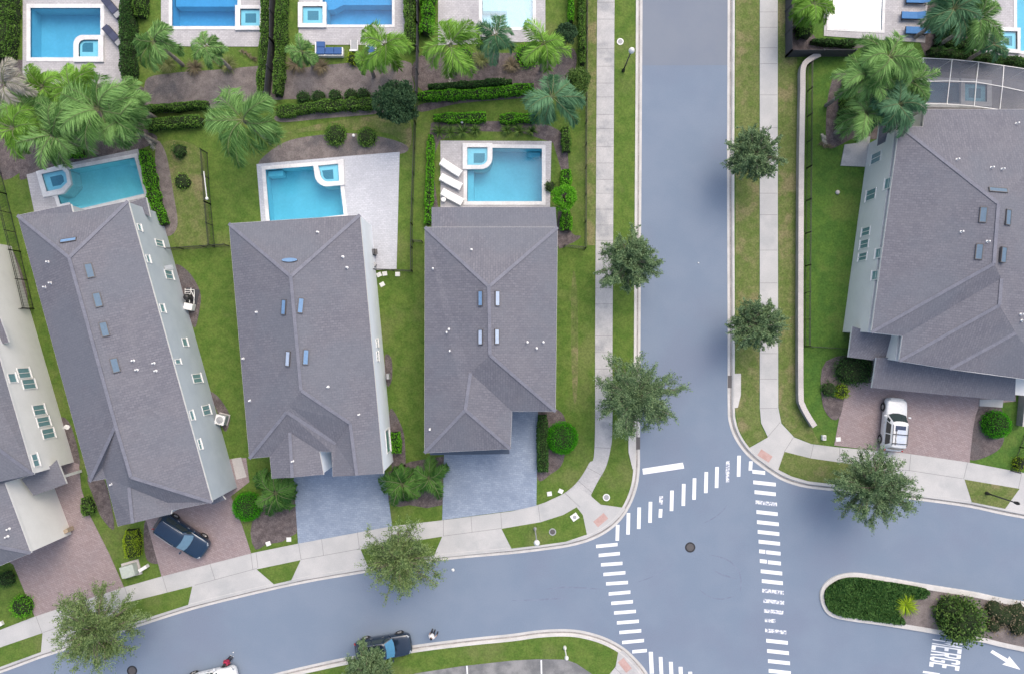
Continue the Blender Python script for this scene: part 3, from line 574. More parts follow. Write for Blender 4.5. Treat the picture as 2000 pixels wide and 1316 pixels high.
# ------------------------------------------------------------------ houses
class House:
    def __init__(s, name, label, base_px):
        p = P(*base_px); s.root = thing(name, label, 'house', (p.x, p.y, 0.0)); s.tris = []
    def roof(s, faces, loop, ze, wallmat='wall', wall=True, inset=0.06, fas=0.2, ridges=(), name='roof', zt=None, skip_wall=()):
        b = MB(); uvs = []
        for f in faces:
            pts = [P(*q) for q in f]
            n = Vector((0, 0, 0))
            for i in range(len(pts)): n += pts[i].cross(pts[(i + 1) % len(pts)])
            if n.z < 0: pts.reverse(); n = -n
            n.normalize(); u = Vector((0, 0, 1)).cross(n); u = u.normalized() if u.length > 1e-3 else Vector((1, 0, 0)); v = n.cross(u)
            b.add(pts, [tuple(range(len(pts)))]); uvs.append([(p.dot(v), p.dot(u)) for p in pts])
            tri = tessellate_polygon([[Vector((p.x, p.y, 0)) for p in pts]])
            for t in tri: s.tris.append([pts[i] for i in t])
        b.uv = uvs; r = b.build(name, M['shingle'], s.root)
        # fascia: white eave board with a gutter lip, and the soffit closing the roof from below
        zs = [q[2] if len(q) > 2 else ze for q in loop]; lp = [P2(q[0], q[1], zz) for q, zz in zip(loop, zs)]
        if area2(lp) < 0: lp.reverse(); zs.reverse()
        fb = MB(); o2 = offset(lp, 0.012); i2 = offset(lp, -0.02); n = len(lp); vs = []
        for o_, dz in ((o2, -0.012), (i2, -0.012), (o2, -fas), (i2, -fas)): vs += [(a, b_, z + dz) for (a, b_), z in zip(o_, zs)]
        fb.add(vs, [f for i in range(n) for j in [(i + 1) % n] for f in ((i, j, n + j, n + i), (2 * n + i, 2 * n + j, j, i), (n + i, n + j, 3 * n + j, 3 * n + i), (2 * n + j, 2 * n + i, 3 * n + i, 3 * n + j))])
        fb.sheet(i2, min(zs) - fas + 0.03); fb.build('fascia', M['white'], s.root)
        if ridges:
            rb = MB()
            for a, c in ridges: 
                a, c = P(*a), P(*c); u = Vector((0, 0, 0.012)); rb.bar(a + u, c + u, 0.26, 0.03)
            rb.build('ridge_cap', M['cap'], r)
        if wall:
            wl = offset(lp, -inset); wb = MB(); wb.walls(wl, 0.02, min(zs) - fas + 0.04); wb.build('wall', M[wallmat], s.root)
        return r
    def hit(s, A, B, z, px, py):
        a, b_ = Vector(P2(*A, z)), Vector(P2(*B, z)); d = b_ - a; c = Vector(((px - 1000) / PX, (658 - py) / PX))
        # a + s*d = c*k
        det = d.x * (-c.y) - d.y * (-c.x); sx = (-a.x * (-c.y) + a.y * (-c.x)) / det
        q = a + d * sx; k = q.length / c.length; return sx * d.length, H * (1 - k)
    def window(s, A, B, z, p1, p2, panes=2, mat='glass', name='window', inset=0.06, zmax=9, sill=True):
        (s1, z1), (s2, z2) = s.hit(A, B, z, *p1), s.hit(A, B, z, *p2)
        s1, s2 = min(s1, s2), max(s1, s2); z1, z2 = max(0.25, min(z1, z2)), min(zmax, max(z1, z2))
        if z2 - z1 < 0.5: z1 = z2 - 0.9
        a, b_ = P(*A, z), P(*B, z); a.z = b_.z = 0; t = (b_ - a).normalized()
        n = Vector((t.y, -t.x, 0)); mid = (a + b_) / 2
        if n.dot(-mid) < 0: n = -n            # seen walls face the camera axis
        Q = lambda u, zz, o: a + t * u + n * (o - inset) + Vector((0, 0, zz))
        fr = MB(); w_ = 0.07
        for u0, u1, za, zb in ((s1, s2, z2 - w_, z2), (s1, s2, z1, z1 + w_), (s1, s1 + w_, z1 + w_, z2 - w_), (s2 - w_, s2, z1 + w_, z2 - w_)) + (tuple(((s1 + s2) / 2 - 0.025, (s1 + s2) / 2 + 0.025, z1 + w_, z2 - w_) for _ in range(1)) if panes == 2 else ()):
            vs = [Q(u, zz, o) for o in (0.0, 0.05) for u, zz in ((u0, za), (u1, za), (u1, zb), (u0, zb))]
            fr.add(vs, [(0, 1, 2, 3), (7, 6, 5, 4), (0, 4, 5, 1), (1, 5, 6, 2), (2, 6, 7, 3), (3, 7, 4, 0)])
        if sill:
            vs = [Q(u, zz, o) for o in (0.0, 0.10) for u, zz in ((s1 - 0.04, z1 - 0.07), (s2 + 0.04, z1 - 0.07), (s2 + 0.04, z1 - 0.002), (s1 - 0.04, z1 - 0.002))]
            fr.add(vs, [(0, 1, 2, 3), (7, 6, 5, 4), (0, 4, 5, 1), (1, 5, 6, 2), (2, 6, 7, 3), (3, 7, 4, 0)])
        wo = fr.build(name, M['white'], s.root)
        pb = MB(); vs = [Q(u, zz, o) for o in (0.004, 0.02) for u, zz in ((s1 + 0.03, z1 + 0.03), (s2 - 0.03, z1 + 0.03), (s2 - 0.03, z2 - 0.03), (s1 + 0.03, z2 - 0.03))]
        pb.add(vs, [(0, 1, 2, 3), (7, 6, 5, 4), (0, 4, 5, 1), (1, 5, 6, 2), (2, 6, 7, 3), (3, 7, 4, 0)]); pb.build('pane', M[mat], wo)
    def ray(s, px, py):
        o = Vector((0, 0, H)); d = (P(px, py, 0) - o).normalized(); best = None
        for t in s.tris:
            h = intersect_ray_tri(t[0], t[1], t[2], d, o, True)
            if h is not None and (best is None or h.z > best[0].z):
                n = (t[1] - t[0]).cross(t[2] - t[0]).normalized(); best = (h, n if n.z > 0 else -n)
        return best
    def skylight(s, px, py, L, W_, ang, mat='sky_l', ellipse=False):
        h = s.ray(px, py)
        if h is None: return
        p, n = h; d = Vector((math.cos(R(ang)), math.sin(R(ang)), 0)); d = (d - n * d.dot(n)).normalized(); e = n.cross(d)
        L, W_ = L / PX * 0.88, W_ / PX * 0.88
        fb = MB(); gb = MB()
        if ellipse:
            N = 24; ring_ = [(math.cos(2 * math.pi * k / N), math.sin(2 * math.pi * k / N)) for k in range(N)]
            vs = [p + d * (x * L / 2) + e * (y * W_ / 2) + n * 0.10 for x, y in ring_] + [p + d * (x * (L / 2 + .05)) + e * (y * (W_ / 2 + .05)) - n * 0.1 for x, y in ring_]
            fb.add(vs, [(k, (k + 1) % N, N + (k + 1) % N, N + k) for k in range(N)]); gb.add([p + d * (x * L / 2) + e * (y * W_ / 2) + n * 0.095 for x, y in ring_], [tuple(range(N))])
        else:
            for a0, a1, b0, b1 in ((-L / 2, L / 2, -W_ / 2, -W_ / 2 + .05), (-L / 2, L / 2, W_ / 2 - .05, W_ / 2), (-L / 2, -L / 2 + .05, -W_ / 2 + .05, W_ / 2 - .05), (L / 2 - .05, L / 2, -W_ / 2 + .05, W_ / 2 - .05)):
                vs = [p + d * x + e * y + n * o for o in (-0.06, 0.11) for x, y in ((a0, b0), (a1, b0), (a1, b1), (a0, b1))]
                fb.add(vs, [(3, 2, 1, 0), (4, 5, 6, 7), (0, 1, 5, 4), (1, 2, 6, 5), (2, 3, 7, 6), (3, 0, 4, 7)])
            vs = [p + d * x + e * y + n * o for o in (0.0, 0.095) for x, y in ((-L / 2 + .05, -W_ / 2 + .05), (L / 2 - .05, -W_ / 2 + .05), (L / 2 - .05, W_ / 2 - .05), (-L / 2 + .05, W_ / 2 - .05))]
            gb.add(vs, [(3, 2, 1, 0), (4, 5, 6, 7), (0, 1, 5, 4), (1, 2, 6, 5), (2, 3, 7, 6), (3, 0, 4, 7)])
        k = fb.build('skylight', M['bronze'], s.root); gb.build('pane', M[mat], k)
    def vents(s, pts):
        for x, y in pts:
            h = s.ray(x, y)
            if h is None: continue
            p = h[0]; b = MB(); b.lathe(p, [(0.10, -0.06), (0.10, 0.015), (0.05, 0.03), (0.05, 0.26), (0.065, 0.27), (0.065, 0.33), (0.04, 0.35)], 12)
            b.build('roof_vent', M['white'], s.root)
    def low(s, name, top, thick=0.22, mats=('shingle', 'white'), parent=None):
        """a lower roof slab given by its top corners (px, py, z)"""
        pts = [P(*q) for q in top]
        if area2([(p.x, p.y) for p in pts]) < 0: pts.reverse()
        n = len(pts); b = MB(); dn = Vector((0, 0, -thick))
        nv = Vector((0, 0, 0))
        for i in range(n): nv += pts[i].cross(pts[(i + 1) % n])
        nv.normalize(); u = Vector((0, 0, 1)).cross(nv); u = u.normalized() if u.length > 1e-3 else Vector((1, 0, 0)); v = nv.cross(u)
        uv = []
        tri = tessellate_polygon([[Vector((p.x, p.y, 0)) for p in pts]])
        for t in tri:
            q = [pts[i] for i in t]
            if (q[1] - q[0]).cross(q[2] - q[0]).z < 0: q.reverse()
            b.add(q, [(0, 1, 2)], 0); uv.append([(p.dot(v), p.dot(u)) for p in q]); s.tris.append(q)
            q2 = [p + dn for p in reversed(q)]; b.add(q2, [(0, 1, 2)], 1); uv.append([(0, 0)] * 3)
        for i in range(n):
            j = (i + 1) % n; b.add([pts[i] + dn, pts[j] + dn, pts[j], pts[i]], [(0, 1, 2, 3)], 1); uv.append([(0, 0)] * 4)
        b.uv = uv; return b.build(name, [M[m] for m in mats], parent or s.root)
    def block(s, name, px, z0, z1, mat, zp=0.0):
        b = MB(); b.prism([P2(x, y, zp) for x, y in px], z0, z1); return b.build(name, M[mat], s.root)
    def panel(s, name, A, B, z, u0, u1, z0, z1, mat, handle=False):
        """a door or garage door lying on a wall that faces away from the camera axis"""
        a, b_ = P(*A, z), P(*B, z); a.z = b_.z = 0; t = (b_ - a); L = t.length; t.normalize(); n = Vector((t.y, -t.x, 0))
        if n.dot(a + b_) < 0: n = -n
        b = MB(); rows = 4
        for r in range(rows):
            za, zb = z0 + (z1 - z0) * r / rows + 0.015, z0 + (z1 - z0) * (r + 1) / rows - 0.015
            vs = [a + t * (u * L) + n * (o - 0.06) + Vector((0, 0, zz)) for o in (0.0, 0.045) for u, zz in ((u0, za), (u1, za), (u1, zb), (u0, zb))]
            b.add(vs, [(0, 1, 2, 3), (7, 6, 5, 4), (0, 4, 5, 1), (1, 5, 6, 2), (2, 6, 7, 3), (3, 7, 4, 0)])
        return b.build(name, M[mat], s.root)

# ---- the house beside the road, above the blue grey driveway
h = House('house', 'grey shingled house with three white loungers at its pool and no walls showing', (958, 660)); ze, zr, zw = 5.4, 7.45, 6.75
lp = [(830, 444), (1089, 444), (1085, 803), (1000, 803), (997, 876), (829, 884)]
TL, TR, BR, I_, GR, GL = [(x, y, ze) for x, y in lp]; N_, S_, W_, E_ = (955, 560, zr), (957, 693, zr), (919, 728, zw + .04), (909, 800, zw)
h.roof([[TL, TR, N_], [TR, BR, S_, N_], [S_, BR, I_, W_], [TL, N_, S_, W_, E_, GL], [W_, I_, GR, E_], [E_, GR, GL]], lp, ze, 'wall',
       ridges=[(TL, N_), (TR, N_), (N_, S_), (S_, BR), (E_, GL), (E_, GR), (W_, E_)])
h.low('lanai_roof', [(843, 405, 4.75), (1085, 405, 4.75), (1088, 446, 5.18), (843, 446, 5.18)])
h.low('garage_eyebrow_roof', [(840, 868, 3.2), (995, 866, 3.2), (995, 886, 2.85), (840, 888, 2.85)], 0.2, ('eyebrow_shade', 'eyebrow_shade'))
for x, y, m in ((939, 583, 'sky_l'), (971, 583, 'sky_p'), (939, 658, 'sky_p'), (970, 657, 'sky_p')): h.skylight(x, y, 30, 10, 90, m)
h.vents([(921, 488), (846, 525), (877, 643), (873, 649), (879, 685), (840, 838), (1061, 668), (1048, 680), (1030, 668)])
h.panel('garage_door', lp[4], lp[5], ze, 0.12, 0.88, 0.13, 2.45, 'white')
h.panel('front_door', lp[2], lp[3], ze, 0.55, 0.9, 0.13, 2.3, 'bronze')
# ---- the middle house
h = House('house', 'grey shingled house with white side wall and an oval skylight', (610, 680)); ze, zr = 5.2, 7.3
lp = [(447, 437), (703, 420), (749, 924), (650, 930), (648, 882), (624, 881), (632, 926), (531, 934), (527, 891), (487, 895)]
a, b_, bf, bl, I_, Ar, A3, A1, Al, BL = [(x, y, ze) for x, y in lp]
Na, Sa, Mm, W_, Hh, Aa, A2, B2, Rr = (568, 540, zr), (588, 762, zr), (566, 793, 6.85), (560, 804, 6.75), (656, 866, ze), (566, 844, 5.97), (571, 932, 5.97), (697, 928, 6.05), (684, 826, 6.08)
h.roof([[a, b_, Na], [a, Na, Sa, Mm, W_, BL], [b_, bf, B2, Rr, Sa, Na], [Sa, Rr, Hh, Mm], [Mm, Hh, W_], [W_, BL, Al, Aa, Ar, I_, Hh], [Al, Aa, A2, A1], [Aa, Ar, A3, A2], [Rr, Hh, I_, bl, B2]], lp, ze, 'wall_w',
       ridges=[(a, Na), (b_, Na), (Na, Sa), (Sa, Rr), (W_, BL), (W_, Hh), (Aa, A2), (Rr, B2)])
for g in ((A1, A2, A3), (bl, B2, bf)):
    q = MB(); p3 = [P(*t) for t in g]; dn = Vector((0, 0, -0.15)); q.add(p3 + [p3[0] + dn, p3[2] + dn], [(0, 3, 4, 2, 1)]); q.build('gable_wall', M['wall_w'], h.root)
h.skylight(566, 509, 31, 9, 0, 'sky_l', True)
for x, y, m, an in ((555, 600, 'sky_l', 84), (587, 597, 'sky_l', 84), (563, 700, 'sky_p', 84), (597, 697, 'sky_l', 86)): h.skylight(x, y, 30, 11, an, m)
h.vents([(621, 454), (670, 502), (678, 523), (641, 755), (701, 809), (489, 782), (502, 610), (476, 700), (572, 930 - 30)])
A, B = (703, 420), (749, 924)
h.window(A, B, ze, (735, 661), (740, 678), 2, name='window'); h.window(A, B, ze, (736, 686), (741, 705), 2)
h.window(A, B, ze, (753, 840), (764, 880), 1)
h.panel('garage_door', lp[2], lp[3], ze, 0.1, 0.9, 0.13, 2.4, 'white'); h.panel('front_door', lp[3], lp[4], ze, 0.2, 0.8, 0.13, 2.3, 'bronze')
h.block('utility_meter', [(760, 728), (765, 728), (766, 738), (761, 738)], 0.8, 1.5, 'grey')
# ---- the long tilted house on the left
h = House('house', 'long tilted grey shingled house with a row of three skylights, dark blue car in front', (240, 700)); ze, zr = 5.5, 7.35
lp = [(34, 421), (138, 399), (142, 415), (250, 393), (414, 980), (335, 995), (327, 981), (334, 1003), (230, 1027), (206, 934), (175, 940)]
lp = [(34, 421), (138, 399), (142, 415), (250, 393), (414, 980), (335, 996), (334, 1003), (230, 1027), (206, 934), (175, 940)]
TL, n1, n2, RT, BR, s1, g3, g1, w2, w1 = [(x, y, ze) for x, y in lp]
Na, Q, S_, Wg, G2, V2 = (135, 503, zr), (226, 830, zr), (256, 931, zr), (252, 951, 6.65), (259, 1021, 6.6), (200, 912, ze + .03)
h.roof([[TL, n1, n2, RT, Na], [RT, BR, S_, Q, Na], [TL, Na, Q, w1], [Q, V2, w2, w1], [S_, BR, s1, (327, 981, ze + .02), Wg], [Q, S_, Wg, G2, g1, w2, V2], [Wg, (327, 981, ze + .02), s1, g3, G2]], lp, ze, 'wall',
       ridges=[(TL, Na), (RT, Na), (Na, Q), (Q, S_), (Q, w1), (S_, BR), (Wg, G2)])
q = MB(); p3 = [P(*t) for t in (g1, G2, g3)]; dn = Vector((0, 0, -0.15)); q.add(p3 + [p3[0] + dn, p3[2] + dn], [(0, 3, 4, 2, 1)]); q.build('gable_wall', M['wall'], h.root)
for x, y, m, an, L in ((134, 470, 'sky_l', 10, 32), ): h.skylight(x, y, 32, 9, 11, m)
for x, y in ((175, 529), (191, 586), (204, 643), (225, 713)): h.skylight(x, y, 29, 14, -75, 'sky_d')
h.vents([(95, 512), (89, 561), (100, 553), (261, 704), (268, 722), (301, 709), (305, 724), (219, 945)])
A, B = (250, 393), (414, 980)
for p1, p2, n in (((264, 435), (279, 452), 1), ((303, 466), (322, 484), 2), ((280, 496), (296, 514), 1), ((321, 526), (341, 547), 2), ((311, 593), (325, 611), 1), ((355, 660), (364, 676), 1), ((340, 701), (347, 711), 1), ((375, 730), (397, 746), 2), ((394, 792), (414, 808), 2), ((367, 802), (382, 819), 1), ((384, 858), (397, 876), 2)):
    h.window(A, B, ze, p1, p2, n, zmax=5.0)
h.low('lanai_roof', [(252, 397, 3.3), (285, 386, 3.3), (293, 424, 3.1), (282, 419, 3.1), (262, 420, 3.1)])
h.block('downspout', [(295, 430), (298, 429), (304, 450), (301, 451)], 0.2, 3.0, 'black')
h.panel('garage_door', lp[6], lp[7], ze, 0.12, 0.88, 0.13, 2.4, 'white'); h.panel('front_door', lp[4], lp[5], ze, 0.3, 0.6, 0.13, 2.3, 'bronze')
h.low('porch_hood', [(414, 965, 3.0), (428, 960, 3.0), (440, 975, 2.8), (414, 985, 2.8)])
for x, y in ((434, 964),): h.block('porch_post', [(x - 2, y - 2), (x + 2, y - 2), (x + 2, y + 2), (x - 2, y + 2)], 0.13, 2.7, 'white')
h.block('wall_lamp', [(397, 766), (401, 765), (402, 771), (398, 772)], 1.6, 2.1, 'grey')
h.low('window_awning', [(320, 520, 2.6), (336, 517, 2.6), (339, 525, 2.3), (323, 528, 2.3)], 0.05, ('white', 'white'))
# ---- the house cut by the left edge
h = House('house', 'house cut off by the left edge with tall wall of paired windows', (-60, 860)); ze, zr = 5.5, 7.4
lp = [(-130, 500), (-52, 470), (65, 926), (10, 941), (60, 1079), (-90, 1140), (-150, 960)]
TLl, TRr, c1, c2, g1, g2, g3 = [(x, y, ze) for x, y in lp]
lp = [(-190, 520), (-70, 462), (65, 926), (9, 942), (60, 1079), (-110, 1150), (-160, 990)]
p = [(x, y, ze) for x, y in lp]; Na, Sa, Gr, Gf = (-100, 590, zr), (-38, 850, zr), (-70, 955, 6.8), (-35, 1060, 6.8)
h.roof([[p[0], p[1], Na], [p[1], p[2], Sa, Na], [Sa, p[2], p[3], Gr], [Gr, p[3], p[4], Gf], [Gf, p[4], p[5]], [p[0], Na, Sa, Gr, Gf, p[5], p[6]]], lp, ze, 'wall_b', ridges=[(Na, Sa), (Sa, p[2]), (Gr, Gf), (p[1], Na), (Gf, p[4])])
A, B = lp[1], lp[2]
for p1, p2, n in (((33, 718), (63, 737), 2), ((42, 740), (73, 758), 2), ((63, 791), (92, 808), 2), ((71, 815), (101, 830), 2), ((81, 838), (110, 853), 2), ((-4, 730), (15, 748), 1), ((55, 888), (80, 909), 2)): h.window(A, B, ze, p1, p2, n, zmax=5.1)
pr = h.low('porch_roof', [(42, 935, 4.0), (100, 908, 3.3), (111, 897, 3.1), (130, 944, 2.9), (66, 967, 3.6)], 0.18)
h.block('porch_beam', [(133, 924), (158, 917), (160, 923), (135, 931)], 2.35, 2.6, 'white')
h.block('porch_post', [(157, 917), (161, 916), (162, 921), (158, 922)], 0.13, 2.6, 'white')
h.block('stone_base', [(101, 1044), (138, 1029), (144.5, 1025), (147, 1033), (104, 1050)], 0.02, 1.0, 'stone')
h.vents([(15, 1047), (18, 1032)])
h.low('bay_roof', [(-30, 610, 5.0), (0, 622, 5.0), (17, 668, 4.6), (-10, 676, 4.6)], 0.2)
h.block('hose_reel', [(116, 858), (124, 856), (126, 864), (118, 867)], 0.5, 1.1, 'wood'); h.block('service_meter', [(122, 868), (128, 866), (129, 871), (123, 873)], 0.9, 1.5, 'grey')
# ---- the big house on the right
h = House('house', 'big grey shingled house with beige side wall, white car in front', (1900, 480)); ze, zr = 5.2, 7.4
lp = [(1757, 246), (1803, 248), (1806, 214, 4.72), (2115, 214, 4.72), (2100, 700), (2060, 748), (1855, 720.5), (1756, 704.5), (1763, 656), (1702, 649)]
p = [(q[0], q[1], q[2] if len(q) > 2 else ze) for q in lp]; Na, Sa, V0, V1, V2, V3 = (1950, 398, zr), (1941, 515, zr), (1956, 544, 6.85), (1952, 596, 6.85), (1984, 650, 6.3), (2000, 672, 6.1)
X3 = (1915, 728, ze)
h.roof([[p[0], p[1], p[2], p[3], Na], [p[0], Na, Sa, p[9]], [Sa, p[9], p[8], V0], [V0, p[8], p[7], V1], [V1, p[7], p[6], V2], [V2, p[6], X3, V3], [V3, X3, p[5], p[4]], [Na, p[3], p[4], V3, V2, V1, V0, Sa]], lp, ze, 'wall_b',
       ridges=[(p[0], Na), (Na, Sa), (Sa, p[9]), (V1, p[7]), (V2, p[6]), (V0, V1)])
h.skylight(1949, 372, 36, 10, -6, 'sky_d')
for x, y, m in ((1920, 420, 'sky_d'), (1968, 425, 'sky_d'), (1912, 492, 'sky_d'), (1959, 498, 'sky_d')): h.skylight(x, y, 31, 13, 84, m)
h.vents([(1869, 312), (1936, 328), (1957, 331), (1985, 242), (1877, 453), (1928, 472), (1994, 614), (1996, 626)])
A, B = (1757, 246), (1702, 649)
for p1, p2, n in (((1683, 446), (1697, 459), 2), ((1680, 470), (1694, 484), 2), ((1677, 495), (1691, 508), 2), ((1710, 486), (1721, 503), 1), ((1703, 529), (1715, 546), 1), ((1728, 350), (1741, 366), 1), ((1692, 373), (1708, 388), 2), ((1702, 302), (1718, 315), 2)): h.window(A, B, ze, p1, p2, n, zmax=4.9)
h.low('porch_roof', [(1665, 637, 3.0), (1677, 641, 3.2), (1703, 648, 3.4), (1744, 654, 3.4), (1735, 700, 3.0), (1712, 704, 2.9), (1657, 697, 2.8)])
h.low('garage_roof', [(1712, 698, 3.3), (1734, 698, 3.4), (1856, 716, 3.4), (1984, 738, 3.4), (1982, 783, 2.85), (1825, 769, 2.85), (1703, 757, 2.85)])
h.low('lanai_roof', [(1719, 236, 3.3), (1760, 246, 3.4), (1757, 262, 3.3), (1730, 277, 3.1), (1713, 286, 3.0)])
h.block('garage_wall', [(1705, 690), (1970, 712), (1966, 768), (1698, 744)], 0.13, 2.6, 'wall_b')
h.block('porch_post', [(1660, 680), (1664, 680), (1664, 685), (1660, 685)], 0.1, 2.6, 'white')
h.panel('garage_door', (1966, 768), (1698, 744), 0.0, 0.25, 0.85, 0.13, 2.3, 'white')
h.panel('front_door', (1763, 656), (1702, 649), ze, 0.3, 0.6, 0.13, 2.3, 'bronze')
# ------------------------------------------------------------------ vegetation
def npmesh(name, V, F, mats, mi=None, parent=None, org=None, smooth_=False):
    """V (n,3), F (m,4) quads"""
    me = bpy.data.meshes.new(name); V = np.asarray(V, dtype=np.float32); F = np.asarray(F, dtype=np.int32)
    if org is None and parent is None: org = Vector(((V[:, 0].min() + V[:, 0].max()) / 2, (V[:, 1].min() + V[:, 1].max()) / 2, 0.0))
    if org is not None: V = V - np.array(org, dtype=np.float32)
    me.vertices.add(len(V)); me.vertices.foreach_set('co', V.ravel())
    me.loops.add(F.size); me.loops.foreach_set('vertex_index', F.ravel())
    me.polygons.add(len(F)); me.polygons.foreach_set('loop_start', np.arange(len(F), dtype=np.int32) * 4); me.polygons.foreach_set('loop_total', np.full(len(F), 4, dtype=np.int32))
    for m in mats: me.materials.append(m)
    if mi is not None: me.polygons.foreach_set('material_index', np.asarray(mi, dtype=np.int32))
    me.update(calc_edges=True); me.validate()
    o = bpy.data.objects.new(name, me); link(o, parent)
    if parent is None and org is not None: o.location = org
    ORG[o.name] = Vector(org) if org is not None else Vector((0, 0, 0))
    return o
def unit(a): return a / np.maximum(np.linalg.norm(a, axis=1, keepdims=True), 1e-6)
def leaves(p, d, L, W_, rng, flat=0.6):
    """rhombic leaves at p pointing along d; flat in 0..1 lays their width towards horizontal"""
    n = len(p); d = unit(d); up = np.tile([0, 0, 1.0], (n, 1)); s = np.cross(d, up) + 1e-4; s = unit(s)
    t = np.cross(s, d); a = rng.normal(0, 1.0 - flat, n)[:, None] * 1.2; s = unit(s * np.cos(a) + t * np.sin(a))
    l = (L * rng.uniform(0.6, 1.3, n))[:, None]; w_ = (W_ * rng.uniform(0.6, 1.3, n))[:, None]
    V = np.stack([p - d * l / 2, p + s * w_ / 2 + d * l * 0.05, p + d * l / 2, p - s * w_ / 2 + d * l * 0.05], 1).reshape(-1, 3)
    return V, np.arange(4 * n).reshape(-1, 4)
def join(parts):
    Vs, Fs, Ms, k = [], [], [], 0
    for V, F, m in parts: Vs.append(V); Fs.append(F + k); Ms.append(np.full(len(F), m)); k += len(V)
    return np.concatenate(Vs), np.concatenate(Fs), np.concatenate(Ms)
def street_tree(px, py, rp, zc, label, seed, mat='oak', dens=1.0, lean=(0, 0), arms=()):
    """px,py: crown centre in the photo at height zc; rp crown radius in photo pixels"""
    rng = np.random.default_rng(seed); c = P(px, py, zc); Rr = rp / PX * (H - zc) / H
    g = Vector((c.x + lean[0], c.y + lean[1], 0.1)); root = thing('street_tree', label, 'tree', g, 0, 'young street trees along the kerbs')
    tb = MB(); z0 = zc - Rr * 0.55
    tb.tube([g, g.lerp(Vector((c.x, c.y, z0)), 0.5) + Vector((0.05, 0.03, 0)), (c.x, c.y, z0), (c.x + .1, c.y, zc + Rr * 0.35)], [0.14, 0.11, 0.09, 0.03], 8)
    pts = []; drs = []; nb = int(78)
    for i in range(nb + len(arms) * 5):
        if i < nb:
            th = 2 * math.pi * (i * 0.618034) + rng.normal(0, 0.25); ph = math.asin(np.clip(rng.uniform(-0.35, 1.0), -1, 1)); rad = Rr * (rng.uniform(0.70, 1.06) if i % 7 else rng.uniform(1.05, 1.24))
        else:
            a = arms[(i - nb) // 5]; th = R(a[0]) + rng.normal(0, 0.10); ph = rng.uniform(-0.1, 0.25); rad = Rr * a[1] * rng.uniform(0.8, 1.0)
        d = np.array([math.cos(th) * math.cos(ph), math.sin(th) * math.cos(ph), math.sin(ph) * 0.85])
        st = np.array([c.x, c.y, z0 + Rr * rng.uniform(0, 0.7)]); tip = np.array([c.x, c.y, zc - Rr * 0.1]) + d * rad
        mid = (st + tip) / 2 + np.array([0, 0, 0.12 * Rr]); tb.tube([st, mid, tip], [0.045, 0.028, 0.01], 4, cap=False)
        nsub = 11
        for k in range(nsub):     # twigs with leaves along the outer two thirds of the branch
            f = rng.uniform(0.15, 1.0); base = (1 - f) ** 2 * st + 2 * f * (1 - f) * mid + f * f * tip
            td = d + rng.normal(0, 0.62, 3); td[2] -= 0.25; td /= np.linalg.norm(td); ln = Rr * rng.uniform(0.16, 0.34)
            m = int(44 * dens); u = rng.uniform(0, 1, m)[:, None]; q = base + td * ln * u + rng.normal(0, 0.032 * Rr, (m, 3)); pts.append(q); drs.append(np.tile(td, (m, 1)) + rng.normal(0, 0.45, (m, 3)))
    tb.build('trunk', M['trunk'], root)
    V, F = leaves(np.concatenate(pts), np.concatenate(drs), 0.145, 0.062, rng, 0.5)
    npmesh('crown', V, F, [M[mat]], None, root, ORG[root.name]); return root
PALM = {}
def palm_mesh(kind, rng, Rr, nf, mat, sw):
    """fronds around the origin; sw: wind swing (unit xy vector * strength)"""
    rach = MB(); LV = []; LD = []; LL = []; TN = []
    for i in range(nf):
        th = 2 * math.pi * i * 0.618034 + rng.normal(0, 0.32); e0 = R(rng.uniform(-15, 78)); L = Rr * rng.uniform(0.78, 1.28); cv = rng.normal(0, 0.045); tone = rng.uniform(-0.5, 0.4) * (1.0 + 0.25 * math.sin(e0))
        p = np.zeros(3); pts = [p.copy()]; el_ = e0; a = th; N = 14
        for k in range(N):
            a += cv; el_ -= (R(95) / N) * rng.uniform(0.85, 1.15) * (0.5 + 1.0 * k / N) + 0.02
            dv = np.array([math.cos(a) * math.cos(el_), math.sin(a) * math.cos(el_), math.sin(el_)]); dv[:2] += np.array(sw) * 0.5 * k / N; dv /= np.linalg.norm(dv)
            p = p + dv * L / N; pts.append(p.copy())
        rach.tube(pts, [0.024 * (1 - k / (N + 2)) + 0.006 for k in range(N + 1)], 4, cap=False)
        pts = np.array(pts); m = 84
        for k in range(m):
            f = 0.12 + 0.88 * k / m; x = f * N; j = min(int(x), N - 1); q = pts[j] + (pts[j + 1] - pts[j]) * (x - j); t = pts[j + 1] - pts[j]; t = t / np.linalg.norm(t)
            s = np.cross(t, [0, 0, 1.0]); s /= np.linalg.norm(s) + 1e-6; ll = Rr * 0.40 * math.sin(math.pi * (0.12 + 0.83 * f)) ** 0.7
            for sg in (-1, 1):
                d = s * sg * 0.75 + t * 0.85 + np.array([0, 0, rng.uniform(-0.75, -0.05)]) + np.array([sw[0], sw[1], 0]) * 0.5 + rng.normal(0, 0.13, 3); d /= np.linalg.norm(d)
                l2 = ll * rng.uniform(0.7, 1.15); TN.append(tone); LV.append(q + d * l2 / 2); LD.append(d); LL.append(l2)
    n = len(LV); p = np.array(LV); d = np.array(LD); l = np.array(LL)[:, None]
    s = unit(np.cross(d, [0, 0, 1.0]) + rng.normal(0, 0.3, (n, 3))); w_ = 0.05
    V = np.stack([p - d * l / 2, p + s * w_ / 2 - d * l * 0.1, p + d * l / 2 - np.array([0, 0, 0.08]) * l, p - s * w_ / 2 - d * l * 0.1], 1).reshape(-1, 3); F = np.arange(4 * n).reshape(-1, 4)
    RV = np.array([list(v) for v in rach.v]); RF = np.array(rach.f)
    return join([(V, F, 0), (RV, RF, 1)]) + (np.array(TN),)
